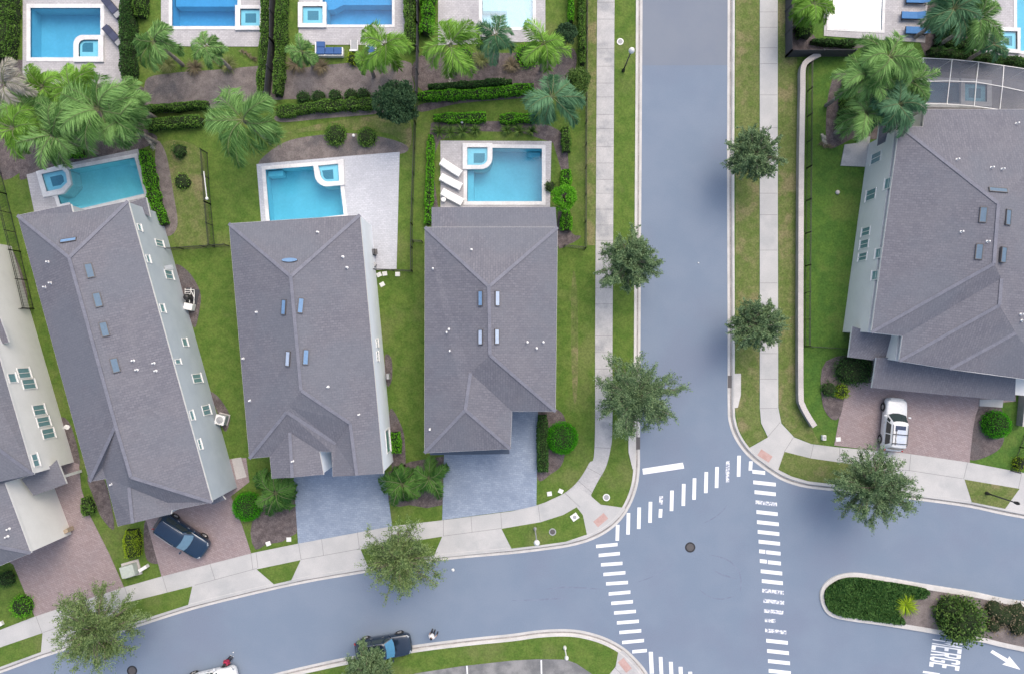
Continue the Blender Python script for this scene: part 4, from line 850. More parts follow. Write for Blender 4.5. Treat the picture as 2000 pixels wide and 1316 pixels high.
def palm(px, py, zc, rp, label, seed, mat='palm', nf=20, name='palm_tree', grp='feathery palms in the back gardens', sw=(0.25, -0.1), lean=(0.0, 0.0), tr=0.13):
    rng = np.random.default_rng(seed); c = P(px, py, zc); Rr = rp / PX * (H - zc) / H * 1.04
    g = Vector((c.x + lean[0], c.y + lean[1], 0.1)); root = thing(name, label, 'palm', g, 0, grp)
    V, F, mi, tn = palm_mesh(0, rng, Rr, nf, mat, sw); V = V + np.array(c)
    co = npmesh('crown', V, F, [M[mat], M['rachis']], mi, root, ORG[root.name]); at = co.data.attributes.new('tone', 'FLOAT', 'FACE'); at.data.foreach_set('value', np.concatenate([tn, np.zeros(len(F) - len(tn))]).astype(np.float32))
    tb = MB(); n = 9; pts = [g.lerp(c, i / n) + Vector((math.sin(i * 0.5) * 0.04, 0, 0)) for i in range(n + 1)]
    tb.tube(pts, [tr * (1.25 - 0.35 * i / n) * (1.06 if i % 2 else 1.0) for i in range(n + 1)], 10); tb.build('trunk', M['ptrunk'], root); return root
def hedge(path, wid, ht, label, mat, seed, lf=0.15, dens=150, name='hedge', cat='hedge', z0=0.08, grp=None, rough=0.15, round_=0.3):
    """path: photo pixels of the hedge's centre line on the ground; wid/ht in metres"""
    rng = np.random.default_rng(seed); pts = [Vector(P2(x, y)) for x, y in path]; seg = []
    for a, b in zip(pts, pts[1:]):
        k = max(1, int((b - a).length / 0.5)); seg += [a.lerp(b, i / k) for i in range(k)]
    seg.append(pts[-1]); n = len(seg); NA = 10; ringv = []
    wj = [1 + rng.normal(0, rough) for _ in seg]; hj = [1 + rng.normal(0, rough * 0.8) for _ in seg]
    def cross(i, k, sh):
        t = (seg[min(i + 1, n - 1)] - seg[max(i - 1, 0)]).normalized(); nv = Vector((-t.y, t.x)); a = math.pi * k / NA
        ex = 0.55 if round_ < 0.5 else 0.9
        ca, sa = math.cos(a), math.sin(a); x = math.copysign(abs(ca) ** ex, ca); y = abs(sa) ** ex
        endf = 1.0 if 0 < i < n - 1 else 0.72
        return seg[i], nv, t, x * wid / 2 * wj[i] * endf * sh, y * ht * hj[i] * sh * (1 if 0 < i < n - 1 else 0.85)
    V = []; 
    for i in range(n):
        for k in range(NA + 1):
            s0, nv, t, x, y = cross(i, k, 0.88); V.append((s0.x + nv.x * x, s0.y + nv.y * x, z0 + y))
    F = [(i * (NA + 1) + k, i * (NA + 1) + k + 1, (i + 1) * (NA + 1) + k + 1, (i + 1) * (NA + 1) + k) for i in range(n - 1) for k in range(NA)]
    F += [(e, e + k, e + k + 1, e + k + 2) for e in (0, (n - 1) * (NA + 1)) for k in range(1, NA - 1, 2)]
    L = sum((b - a).length for a, b in zip(seg, seg[1:])); m = int(L * (wid + 1.4 * ht) * dens) + 40
    ii = rng.uniform(0, n - 1, m); kk = rng.uniform(0, NA, m); pp = np.zeros((m, 3)); dd = np.zeros((m, 3))
    for q in range(m):
        i = int(ii[q]); f = ii[q] - i; k = int(kk[q]); g = kk[q] - k
        A = [cross(min(i + e, n - 1), k + h_, rng.uniform(0.9, 1.03)) for e, h_ in ((0, 0), (1, 0), (0, 1))]
        s0 = A[0][0].lerp(A[1][0], f); nv = A[0][1]; x = A[0][3] * (1 - f) + A[1][3] * f; y = A[0][4] * (1 - f) + A[1][4] * f
        x = x * (1 - g) + A[2][3] * g; y = y * (1 - g) + A[2][4] * g
        pp[q] = (s0.x + nv.x * x, s0.y + nv.y * x, z0 + max(y, 0.05)); dd[q] = (nv.x * x * 1.2, nv.y * x * 1.2, 0.35 * y)
    dd = unit(dd) + rng.normal(0, 0.75, (m, 3)); LVv, LFf = leaves(pp, dd, lf, lf * 0.55, rng, 0.5)
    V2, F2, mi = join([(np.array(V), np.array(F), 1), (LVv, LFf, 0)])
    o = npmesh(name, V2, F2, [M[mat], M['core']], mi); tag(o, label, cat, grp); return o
def bush(px, py, rp, ht, label, mat, seed, lf=0.13, dens=170, name='bush', cat='bush', grp=None, z0=0.1, jag=0.08, sx=1.0, rz=0.0):
    """a rounded bush: px,py is its centre in the photo, rp its radius in photo pixels"""
    rng = np.random.default_rng(seed); zc = ht * 0.55; c = P(px, py, zc); Rr = rp / PX * (H - zc) / H
    V = []; NU, NVv = 16, 7; lump = rng.normal(0, jag, (NVv + 1, NU))
    for j in range(NVv + 1):
        ph = math.pi / 2 * j / NVv
        for i in range(NU):
            th = 2 * math.pi * i / NU; r = Rr * 0.88 * (math.cos(ph) ** 0.7 if j < NVv else 0.02) * (1 + lump[j, i] * 0.5); x, y = r * math.cos(th) * sx, r * math.sin(th)
            V.append((c.x + x * math.cos(rz) - y * math.sin(rz), c.y + x * math.sin(rz) + y * math.cos(rz), z0 + ht * 0.9 * math.sin(ph) ** 0.8))
    F = [(j * NU + i, j * NU + (i + 1) % NU, (j + 1) * NU + (i + 1) % NU, (j + 1) * NU + i) for j in range(NVv) for i in range(NU)]
    m = int((math.pi * Rr * Rr * 1.2 * sx + 2.5 * Rr * ht) * dens) + 30; u = rng.uniform(0, 2 * math.pi, m); w_ = np.arcsin(rng.uniform(0.0, 1, m)); k = rng.uniform(0.88, 1.06, m) + rng.normal(0, jag, m)
    lx = Rr * np.cos(w_) ** 0.8 * np.cos(u) * k * sx; ly = Rr * np.cos(w_) ** 0.8 * np.sin(u) * k
    pp = np.stack([c.x + lx * math.cos(rz) - ly * math.sin(rz), c.y + lx * math.sin(rz) + ly * math.cos(rz), z0 + ht * np.sin(w_) ** 0.85 * k], 1)
    dd = pp - np.array([c.x, c.y, z0]); dd = unit(dd) + rng.normal(0, 0.7, (m, 3)); LVv, LFf = leaves(pp, dd, lf, lf * 0.55, rng, 0.5)
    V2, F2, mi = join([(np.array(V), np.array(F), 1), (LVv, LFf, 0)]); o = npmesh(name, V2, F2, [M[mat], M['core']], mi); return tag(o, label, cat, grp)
def spiky(px, py, rp, label, mat, seed, n=70, name='spiky_plant', cat='plant', grp=None, ht=0.7, wdt=0.06):
    """long strap leaves arching out of one point"""
    rng = np.random.default_rng(seed); c = np.array(P(px, py, 0.1)); Rr = rp / PX; V = []; F = []
    for i in range(n):
        th = rng.uniform(0, 2 * math.pi); L = Rr * rng.uniform(0.6, 1.1); e = rng.uniform(0.3, 1.3); w_ = wdt * rng.uniform(0.7, 1.3); s = np.array([-math.sin(th), math.cos(th), 0]) * w_ / 2
        dxy = np.array([math.cos(th), math.sin(th), 0]); hs = [0, ht * e * 0.7, ht * e * 0.6]; rs = [0.02, 0.55, 1.0]; b0 = len(V)
        for r_, hh, wk in zip(rs, hs, (1, 1, 0.15)): q = c + dxy * r_ * L + np.array([0, 0, hh]); V += [q - s * wk, q + s * wk]
        F += [(b0, b0 + 1, b0 + 3, b0 + 2), (b0 + 2, b0 + 3, b0 + 5, b0 + 4)]
    o = npmesh(name, np.array(V), np.array(F), [M[mat]]); return tag(o, label, cat, grp)
def canopy(px, py, zc, rp, label, mat, seed, name='tree', lf=0.2, n=9000, cat='tree', grp=None):
    """a dense round tree"""
    rng = np.random.default_rng(seed); c = P(px, py, zc); Rr = rp / PX * (H - zc) / H; g = Vector((c.x, c.y, 0.1)); root = thing(name, label, cat, g, 0, grp)
    tb = MB(); tb.tube([g, (c.x, c.y, zc - Rr * .3), (c.x, c.y, zc + Rr * .3)], [0.16, 0.12, 0.05], 8)
    cl = []; 
    for i in range(38):
        th = i * 2.39996; ph = math.asin(rng.uniform(-0.5, 1)); d = np.array([math.cos(th) * math.cos(ph), math.sin(th) * math.cos(ph), math.sin(ph)]); q = np.array([c.x, c.y, zc]) + d * Rr * rng.uniform(0.55, 0.86); cl.append(q)
        tb.tube([(c.x, c.y, zc - Rr * .3), tuple(q)], [0.05, 0.012], 4, cap=False)
    tb.build('trunk', M['trunk'], root); cl = np.array(cl); idx = rng.integers(0, len(cl), n); dd = unit(rng.normal(0, 1, (n, 3))); p = cl[idx] + dd * (Rr * 0.27 * rng.uniform(0.6, 1.08, n))[:, None]
    V, F = leaves(p, dd + rng.normal(0, 0.6, (n, 3)), lf, lf * 0.5, rng, 0.5); npmesh('crown', V, F, [M[mat]], None, root, ORG[root.name]); return root

# ---- street trees
street_tree(780, 1092, 74, 4.2, 'light wispy street tree over the kerb below the blue grey driveways', 11, 'oak_y', 0.75)
street_tree(190, 1228, 78, 4.4, 'olive street tree at the lower left corner beside the pink driveway', 12, 'oak_y', 1.0, arms=((150, 1.25),))
street_tree(1706, 950, 72, 4.6, 'large dense street tree over the kerb below the white car', 13, 'oak', 1.15)
street_tree(1238, 778, 74, 4.6, 'street tree with a long branch reaching out over the road', 14, 'oak', 1.1, arms=((22, 1.3), (-35, 1.15)))
street_tree(1231, 512, 56, 4.2, 'round grey green street tree left of the road, in line with the shingled house', 15, 'oak', 1.1)
street_tree(1472, 302, 50, 4.0, 'upper of the two small street trees right of the road', 16, 'oak', 1.0)
street_tree(1481, 636, 47, 3.8, 'lower of the two small street trees right of the road', 17, 'oak', 1.0)
street_tree(716, 1312, 47, 4.6, 'street tree hiding the rear of the black car at the bottom edge', 18, 'oak', 1.0)
canopy(776, 200, 3.6, 46, 'dense dark round tree where the garden hedges meet', 'darktree', 21, n=11000)
canopy(1103, 387, 2.6, 27, 'small bright green tree right of the pool with white loungers', 'hedge_b', 22, n=4200, lf=0.14)
canopy(1128, 160, 2.6, 27, 'small yellowish tree beside the road fence', 'shrub', 23, n=3800, lf=0.15)
canopy(1106, 66, 2.2, 22, 'small dark tree beside the road fence near the top edge', 'darktree', 24, n=3600, lf=0.15)
# ---- palms
palm(475, 235, 6.5, 86, 'big pale green palm between the tilted house pool and the middle pool', 31, 'palm', 20)
palm(195, 215, 6.5, 82, 'big palm with its fronds over the tilted house pool', 32, 'palm', 19, sw=(0.35, -0.2))
palm(108, 262, 6.0, 66, 'palm with drooping fronds at the top of the tilted house', 33, 'palm', 17, sw=(-0.1, -0.35))
palm(30, 252, 6.0, 62, 'palm at the left edge above the tilted house', 34, 'palm_y', 17, sw=(-0.3, -0.2))
palm(85, 172, 5.0, 50, 'bright yellow green palm below the upper left pool', 35, 'palm_y', 22)
palm(140, 178, 5.5, 52, 'palm in the middle of the upper left palm group', 36, 'palm_y', 22)
palm(10, 165, 6.5, 52, 'dry whitish palm at the left edge', 37, 'palm_w', 16)
palm(245, 195, 5.0, 44, 'palm at the right end of the upper left palm group', 38, 'palm', 20)
palm(302, 82, 5.0, 52, 'light palm beside the hedge left of the deep blue pool', 39, 'palm', 16)
palm(405, 92, 5.0, 36, 'slim palm in front of the deep blue pool with right hand spa', 40, 'palm', 16)
palm(752, 88, 5.0, 56, 'bright palm over the corner of the pool above the blue sofa', 41, 'palm_y', 15)
palm(880, 88, 6.0, 66, 'tall bright palm beside the pale turquoise pool deck', 42, 'palm_y', 15)
palm(968, 70, 5.5, 50, 'blue green palm in front of the pale turquoise pool', 43, 'palm_d', 13)
palm(1062, 88, 5.5, 54, 'bright palm between the pale turquoise pool and the road fence', 44, 'palm_y', 14)
palm(1078, 190, 6.5, 66, 'drooping blue green palm over the corner of the pool with white loungers', 45, 'palm_d', 15, sw=(0.2, -0.35))
palm(590, 102, 3.5, 32, 'small pale palm left of the blue sofa', 46, 'palm', 16)
palm(715, 120, 3.5, 26, 'small bright palm in front of the blue armchair', 47, 'palm_y', 14)
palm(1735, 112, 8.0, 66, 'tallest palm of the clump beside the screened pool', 48, 'palm', 26, sw=(0, 0.1))
palm(1690, 150, 7.0, 56, 'palm on the left side of the clump beside the screened pool', 49, 'palm', 18, sw=(-0.2, 0))
palm(1755, 205, 6.5, 56, 'blue green palm of the clump, over the screened pool corner', 50, 'palm_d', 24, sw=(0.1, -0.1))
palm(1690, 222, 5.5, 58, 'lowest palm of the clump, beside the concrete pad', 51, 'palm', 17, sw=(-0.3, 0.0))
palm(1775, 160, 6.0, 48, 'palm on the right side of the clump beside the screened pool', 52, 'palm', 22)
palm(1588, 10, 4.5, 48, 'palm at the top edge beside the pale glaring pool', 53, 'palm_y', 18)
palm(1862, 18, 5.5, 58, 'dark palm at the top edge right of the blue loungers', 54, 'palm_d', 24)
palm(1908, 38, 5.5, 54, 'bright palm in front of the top right pool', 55, 'palm', 17)
palm(1938, 88, 4.0, 32, 'small blue green palm beside the top right spa', 56, 'palm_d', 16)
g2 = 'low palms in the front beds'
palm(785, 944, 1.6, 44, 'low palm on the left of the pair between the blue grey driveways', 57, 'palm_k', 20, 'palm_shrub', g2, (0, 0))
palm(838, 932, 1.6, 42, 'low palm on the right of the pair between the blue grey driveways', 58, 'palm_k', 20, 'palm_shrub', g2, (0, 0))
palm(540, 962, 1.8, 44, 'low dark palm beside the round bush at the red driveway', 59, 'palm_k', 20, 'palm_shrub', g2, (0, 0))
palm(512, 938, 1.4, 24, 'small low palm at the corner of the middle house', 60, 'palm_k', 14, 'palm_shrub', g2, (0, 0))
spiky(1768, 1180, 24, 'yellow green spiky plant in the middle of the median island', 'hedge_y', 61, 110, ht=0.6)
bush(1858, 1195, 26, 1.5, 'upper lobe of the large shrub on the median island', 'shrub', 62, 0.24, 120, jag=0.16)
bush(1882, 1214, 40, 2.0, 'large dark shrub at the edge of the median island', 'shrub', 63, 0.26, 110, jag=0.16)
for i, (x, y, r_) in enumerate(((1942, 1190, 18), (1962, 1204, 22), (1985, 1200, 24), (1990, 1222, 20), (1940, 1222, 14))):
    bush(x, y, r_, 0.7, ['dry brown shrub nearest the large shrub on the median', 'dry brown shrub in the middle of the median bed', 'dry brown shrub by the upper kerb of the median', 'dry brown shrub at the right edge of the photo on the median', 'dry brown shrub by the lower kerb of the median'][i], 'straw', 64 + i, 0.16, 60, jag=0.2, grp='dry shrubs on the median')
# ---- ground cover on the island: nobody could count it
rng = np.random.default_rng(5); gp = smooth([(1608, 1160), (1613, 1146), (1636, 1130), (1668, 1125), (1720, 1132), (1806, 1147), (1806, 1163), (1785, 1168), (1760, 1172), (1752, 1190), (1765, 1216), (1720, 1212), (1660, 1204), (1626, 1195), (1612, 1181)], 3, True); poly = ccw(poly2(gp))
pa = np.array(poly); lo_, hi_ = pa.min(0), pa.max(0); pts = rng.uniform(lo_, hi_, (16000, 2)); ins = np.zeros(len(pts), bool)
for i in range(len(pa)):
    a, c = pa[i - 1], pa[i]; cond = ((a[1] > pts[:, 1]) != (c[1] > pts[:, 1])); xs = (c[0] - a[0]) * (pts[:, 1] - a[1]) / (c[1] - a[1] + 1e-12) + a[0]; ins ^= cond & (pts[:, 0] < xs)
pts = pts[ins]; zz = 0.2 + 0.22 * rng.uniform(0, 1, len(pts)) + 0.1 * np.sin(pts[:, 0] * 2.1) * np.cos(pts[:, 1] * 2.7)
V, F = leaves(np.column_stack([pts, zz]), rng.normal(0, 1, (len(pts), 3)), 0.2, 0.09, rng, 0.5)
b = MB(); b.sheet(poly, 0.17); bV = np.array([list(v) for v in b.v]); bF = np.array([(f[0], f[1], f[2], f[2]) for f in b.f])
o = npmesh('ground_cover', V, F, [M['hedge_d']]); struct(o, 'stuff')
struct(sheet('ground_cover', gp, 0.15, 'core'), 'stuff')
# ---- hedges
hedge([(30, -20), (28, 60), (22, 124)], 1.3, 1.5, 'hedge left of the upper left pool', 'hedge', 70)
hedge([(6, -20), (4, 60), (0, 128)], 0.9, 1.6, 'dark hedge at the upper left corner', 'hedge_d', 71)
hedge([(262, -20), (260, 80), (262, 165)], 1.0, 1.6, 'dark hedge between the upper left pool and the light palm', 'hedge_d', 72)
hedge([(284, -20), (282, 40)], 1.0, 1.3, 'short bright hedge at the top edge left of the deep blue pool', 'hedge', 73)
hedge([(528, -20), (526, 90), (518, 190)], 0.85, 1.4, 'hedge on the left of the dark fence between two deep blue pools', 'hedge', 74)
hedge([(557, -20), (554, 90), (548, 192)], 0.8, 1.4, 'hedge on the right of the dark fence between two deep blue pools', 'hedge', 75)
hedge([(802, -20), (804, 60), (806, 98)], 0.95, 1.4, 'hedge right of the deep blue pool above the blue sofa', 'hedge', 76)
hedge([(838, -20), (838, 40), (834, 75)], 1.1, 1.4, 'yellowish hedge left of the pale turquoise pool deck', 'hedge_b', 77)
hedge([(1114, -20), (1114, 50)], 0.5, 1.1, 'thin yellowish hedge at the top edge by the road fence', 'hedge_b', 78)
hedge([(1134, -20), (1134, 60), (1136, 132)], 0.55, 1.4, 'narrow hedge along the road fence', 'hedge', 79)
hedge([(292, 218), (350, 215), (412, 208)], 0.55, 1.2, 'upper of the two hedge rows right of the palm group', 'hedge', 80)
hedge([(292, 250), (345, 243), (400, 240)], 0.9, 1.0, 'lower of the two hedge rows right of the palm group', 'hedge', 81)
hedge([(545, 223), (640, 211), (738, 207)], 0.95, 1.0, 'hedge below the row of dark bushes, left of the dark round tree', 'hedge', 82)
hedge([(818, 193), (900, 190), (960, 186), (1042, 176)], 0.8, 1.0, 'bright hedge right of the dark round tree', 'hedge_b', 83)
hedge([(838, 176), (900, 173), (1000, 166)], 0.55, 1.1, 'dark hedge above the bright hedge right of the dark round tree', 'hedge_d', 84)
for i, x in enumerate((592, 622, 655, 685, 710)): bush(x, 192 - i * 1.5, 13, 1.0, 'dark bush in the row above the garden hedge, number %s from the left' % ['first', 'second', 'third', 'fourth', 'fifth'][i], 'hedge_d', 90 + i, grp='row of dark bushes above the garden hedge')
hedge([(843, 268), (841, 340), (838, 440)], 0.62, 0.9, 'narrow bright hedge left of the white loungers', 'hedge_b', 100)
hedge([(848, 234), (900, 234), (950, 232)], 0.8, 0.9, 'hedge above the spiky plants left of the small lamp', 'hedge_b', 101)
hedge([(976, 236), (1048, 234)], 0.75, 0.9, 'hedge behind the pool with white loungers, right of the gap', 'hedge_b', 102)
hedge([(1104, 252), (1106, 300)], 0.85, 0.9, 'hedge under the drooping palm right of the pool', 'hedge', 103)
hedge([(1105, 334), (1105, 366)], 0.95, 0.9, 'bright hedge above the small tree right of the pool', 'hedge_b', 104)
hedge([(1105, 414), (1105, 452)], 0.85, 0.9, 'bright hedge below the small tree right of the pool', 'hedge_b', 105)
for i, (x, y, r_) in enumerate(((858, 258, 17), (880, 260, 18), (905, 258, 17), (928, 256, 14), (990, 256, 14), (1014, 256, 15), (1038, 258, 13))):
    spiky(x, y, r_, ['spiky plant at the left corner of the pool bed', 'second spiky plant from the left in the pool bed', 'third spiky plant from the left in the pool bed', 'spiky plant just left of the gap in the pool bed', 'spiky plant just right of the gap in the pool bed', 'middle spiky plant right of the gap in the pool bed', 'spiky plant next to the drooping palm in the pool bed'][i], 'shrub', 110 + i, 60, grp='spiky plants behind the pool with white loungers')
hedge([(288, 298), (298, 340), (310, 400), (326, 442)], 0.95, 1.1, 'hedge along the right side of the tilted pool', 'hedge_b', 120)
hedge([(136, 306), (172, 300)], 0.75, 0.9, 'short yellowish hedge above the tilted pool', 'hedge_b', 121)
hedge([(264, 1030), (265, 1060), (268, 1082)], 1.4, 1.1, 'yellow green clipped hedge left of the dark blue car', 'hedge_y', 122, 0.09, 320, rough=0.03)
hedge([(1059, 808), (1059, 860), (1060, 918)], 0.95, 1.0, 'dark clipped hedge right of the blue grey driveway', 'hedge_d', 123, rough=0.04)
hedge([(774, 842), (776, 882)], 0.95, 0.9, 'square bright hedge at the white wall of the middle house', 'hedge_b', 124, rough=0.03)
hedge([(2, 508), (14, 545), (26, 585)], 1.4, 1.4, 'hedge at the left edge beside the tilted house', 'hedge', 125)
hedge([(172, 968), (182, 1002)], 0.85, 0.8, 'small hedge between the two pink driveways', 'hedge', 126)
hedge([(1580, 86), (1630, 90), (1668, 90)], 0.5, 0.9, 'low hedge below the pale glaring pool', 'hedge_d', 127)
hedge([(1562, 2), (1563, 50), (1566, 80)], 1.2, 1.6, 'bright hedge left of the pale glaring pool', 'hedge', 128)
hedge([(1818, 86), (1840, 92), (1888, 102)], 1.0, 1.4, 'dark hedge right of the blue loungers', 'hedge_d', 129)
hedge([(1806, 108), (1900, 118), (2020, 138)], 0.8, 1.2, 'long dark hedge behind the screen enclosure', 'hedge_d', 130)
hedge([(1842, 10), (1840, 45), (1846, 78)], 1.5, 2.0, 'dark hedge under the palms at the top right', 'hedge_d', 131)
hedge([(1654, 152), (1648, 200), (1640, 258)], 1.0, 1.6, 'hedge under the palm clump beside the lawn', 'hedge', 132)
bush(1668, 722, 30, 1.0, 'green planting at the entrance of the big house', 'hedge_d', 140, jag=0.15, sx=1.25)
bush(1644, 764, 14, 0.8, 'yellow green bush at the edge of the pink driveway by the big house', 'hedge_y', 141, jag=0.1)
bush(1619, 760, 14, 0.7, 'dark bush left of the yellow green bush by the big house', 'hedge_d', 142, jag=0.2)
bush(1098, 856, 31, 1.6, 'clipped round bright bush right of the blue grey driveway', 'round', 143, 0.1, 330, jag=0.03)
bush(481, 990, 28, 1.5, 'clipped round bright bush at the pink driveway of the dark blue car', 'round', 144, 0.1, 330, jag=0.03)
bush(1949, 829, 27, 1.4, 'clipped round bush right of the driveway with the white car', 'round', 145, 0.1, 330, jag=0.04)
bush(655, 263, 21, 0.9, 'left of the two round bushes behind the middle pool', 'hedge', 146, jag=0.1)
bush(716, 267, 19, 0.9, 'right of the two round bushes behind the middle pool', 'hedge', 147, jag=0.1)
bush(350, 295, 13, 0.9, 'small dark bush on the lawn between two houses', 'hedge_d', 148, jag=0.2)
bush(356, 355, 16, 0.5, 'faint yellowish bush on the lawn between two houses', 'palm_y', 149, jag=0.25, dens=60)
bush(42, 1184, 21, 0.9, 'bush at the lower left beside the pink driveway', 'hedge_b', 150, jag=0.12)
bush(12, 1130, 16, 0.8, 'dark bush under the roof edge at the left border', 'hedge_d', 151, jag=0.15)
bush(1075, 365, 10, 0.7, 'small grey bush at the right pool edge', 'shrub', 153, jag=0.2)
bush(905, 110, 18, 0.8, 'low bush under the tall bright palm', 'hedge_b', 154, jag=0.15)
bush(1030, 108, 22, 0.9, 'low bush under the palm by the pale turquoise pool', 'hedge_b', 155, jag=0.15)
bush(690, 116, 11, 0.7, 'small yellow bush beside the white chair', 'hedge_y', 156, jag=0.2)
spiky(580, 128, 24, 'straw coloured grass clump left of the blue sofa', 'straw', 157, 180, 'grass_clump', 'grass clump', None, 0.6, 0.035)
bush(1992, 905, 13, 0.7, 'yellow green bush at the right edge by the pavement', 'hedge_y', 158, jag=0.15)
bush(75, 210, 24, 1.2, 'yellow bush below the dry whitish palm', 'hedge_y', 160, jag=0.2)

for i, (x, y, r_, l) in enumerate(((330, 128, 20, 'straw coloured grass clump below the light palm'), (382, 134, 18, 'straw coloured grass clump below the slim palm'), (446, 128, 20, 'straw coloured grass clump beside the dark dead frond'), (628, 132, 18, 'brown grass clump in front of the blue sofa'), (940, 118, 20, 'brown grass clump below the blue green palm'), (1000, 130, 18, 'brown grass clump left of the yellowish tree by the road fence'))):
    spiky(x, y, r_ + 2, l, 'straw' if i % 2 else 'grassy', 170 + i, 170, 'grass_clump', 'grass clump', None, 0.55, 0.035)

palm(55, 215, 5.5, 60, 'palm between the dry whitish palm and the drooping palm', 180, 'palm', 18, sw=(0.1, -0.2))
palm(160, 150, 4.5, 34, 'short thin palm at the lower edge of the upper left pool deck', 181, 'palm_y', 12)
palm(130, 222, 6.2, 54, 'middle palm of the lower row in the upper left group', 182, 'palm', 16, sw=(0.3, -0.3))
palm(232, 238, 6.0, 56, 'palm reaching towards the two hedge rows', 183, 'palm', 15, sw=(0.5, -0.3))
# ------------------------------------------------------------------ fences and walls
def fence(path, ht, label, step=0.13, post=2.0, mat='black', name='fence', z0=0.1, grp=None):
    pts = [P(x, y) for x, y in path]; root = thing(name, label, 'fence', (pts[0].x, pts[0].y, z0), 0, grp); b = MB()
    for a, c in zip(pts, pts[1:]):
        a = Vector((a.x, a.y, z0)); c = Vector((c.x, c.y, z0)); L = (c - a).length; n = max(1, int(L / step))
        for zz in (0.12, ht - 0.25, ht - 0.05): b.bar(a + Vector((0, 0, zz)), c + Vector((0, 0, zz)), 0.03, 0.035)
        for i in range(n): p = a.lerp(c, (i + .5) / n); b.box((p.x, p.y, z0 + ht / 2), (0.018, 0.018, ht))
    b.build('picket_panel', M[mat], root)
    for a, c in zip(pts, pts[1:]):
        L = (c - a).length; n = max(1, round(L / post))
        for i in range(n + 1): p = a.lerp(c, i / n); q = MB(); q.box((p.x, p.y, z0 + ht / 2 + .03), (0.06, 0.06, ht + .06)); q.build('post', M[mat], root)
    return root
fence([(1145, -20), (1143, 330), (1142, 487), (1101, 482)], 1.3, 'long black picket fence along the pavement left of the road')
fence([(818, 190), (813, 245), (806, 440), (806, 530)], 1.3, 'black picket fence between the middle pool lawn and the white loungers pool')
fence([(734, 528), (806, 531)], 1.3, 'short black gate fence at the foot of the pale paved deck')
fence([(808, 473), (826, 474)], 1.3, 'shortest black fence, joining the shingled house by the road')
fence([(318, 490), (360, 487), (449, 481)], 1.3, 'black fence across the lawn from the tilted house to the middle house')
fence([(406, 300), (413, 400), (421, 482)], 1.5, 'black fence on the lawn strip between the tilted house and the middle house')
fence([(-5, 300), (15, 380), (42, 492), (68, 603), (8, 614)], 1.5, 'black fence along the left side of the tilted house')
fence([(1576, 130), (1574, 330), (1572, 520), (1571, 676), (1653, 681)], 1.2, 'black picket fence on the lawn behind the pale garden wall', post=2.4)
fence([(1972, 918), (1990, 872), (1998, 850)], 1.2, 'short black fence at the right edge near the dark lamp')
def slatfence(path, ht, label, th=0.08):
    pts = [P(x, y) for x, y in path]; root = thing('fence', label, 'fence', (pts[0].x, pts[0].y, 0.1)); b = MB()
    for a, c in zip(pts, pts[1:]):
        for k in range(int(ht / 0.15)): z = 0.2 + k * 0.15; b.bar((a.x, a.y, z), (c.x, c.y, z), 0.03, 0.135)
    b.build('board_panel', M['dkgrey'], root)
    for a, c in zip(pts, pts[1:]):
        n = max(1, round((c - a).length / 2.2))
        for i in range(n + 1): p = a.lerp(c, i / n); q = MB(); q.box((p.x, p.y, 0.1 + ht / 2 + .05), (0.11, 0.11, ht + .1)); q.build('post', M['dkgrey'], root)
slatfence([(539, -20), (538, 90), (528, 193)], 1.5, 'dark board fence between the two hedges beside the deep blue pools')
slatfence([(818, -20), (819, 60), (816, 190)], 1.5, 'dark board fence left of the pale turquoise pool')
slatfence([(1533, -20), (1533, 113), (1655, 112)], 1.5, 'dark screen fence turning a corner below the pale glaring pool')
# low garden wall with a cap
def gwall(path, ht, th, label, name='garden_wall'):
    pts = [Vector(P2(x, y)) for x, y in smooth(path, 4)]; root = thing(name, label, 'wall', (pts[0].x, pts[0].y, 0.05))
    def ribbon(t, z0, z1, mat, nm):
        b = MB(); n = len(pts); Ls = []; Rs = []
        for i, p in enumerate(pts):
            d = (pts[min(i + 1, n - 1)] - pts[max(i - 1, 0)]).normalized(); nv = Vector((-d.y, d.x)); Ls.append(p + nv * t / 2); Rs.append(p - nv * t / 2)
        vs = [(p.x, p.y, z) for z in (z0, z1) for p in Ls + Rs]; k = 2 * n; fs = []
        for i in range(n - 1):
            l0, l1, r0, r1 = i, i + 1, n + i, n + i + 1
            fs += [(k + l0, k + r0, k + r1, k + l1), (l0, k + l0, k + l1, l1), (r0, r1, k + r1, k + r0)]
        for e in (0, n - 1): fs.append((e, n + e, k + n + e, k + e))
        b.add(vs, fs); return b.build(nm, M[mat], root)
    ribbon(th, 0.05, ht, 'block', 'wall_face'); ribbon(th + 0.10, ht, ht + 0.08, 'capstone', 'wall_cap')
gwall([(1594, 113), (1576, 122), (1562, 138), (1560.5, 185), (1558, 330), (1557, 500), (1556.5, 660), (1557, 770), (1560, 788), (1570, 808), (1584, 830)], 0.75, 0.34, 'pale garden wall with a cap curving along the pavement right of the road')
gwall([(1994, 740), (1990, 790), (1986, 830)], 0.9, 0.3, 'short pale wall at the right edge above the clipped bush')
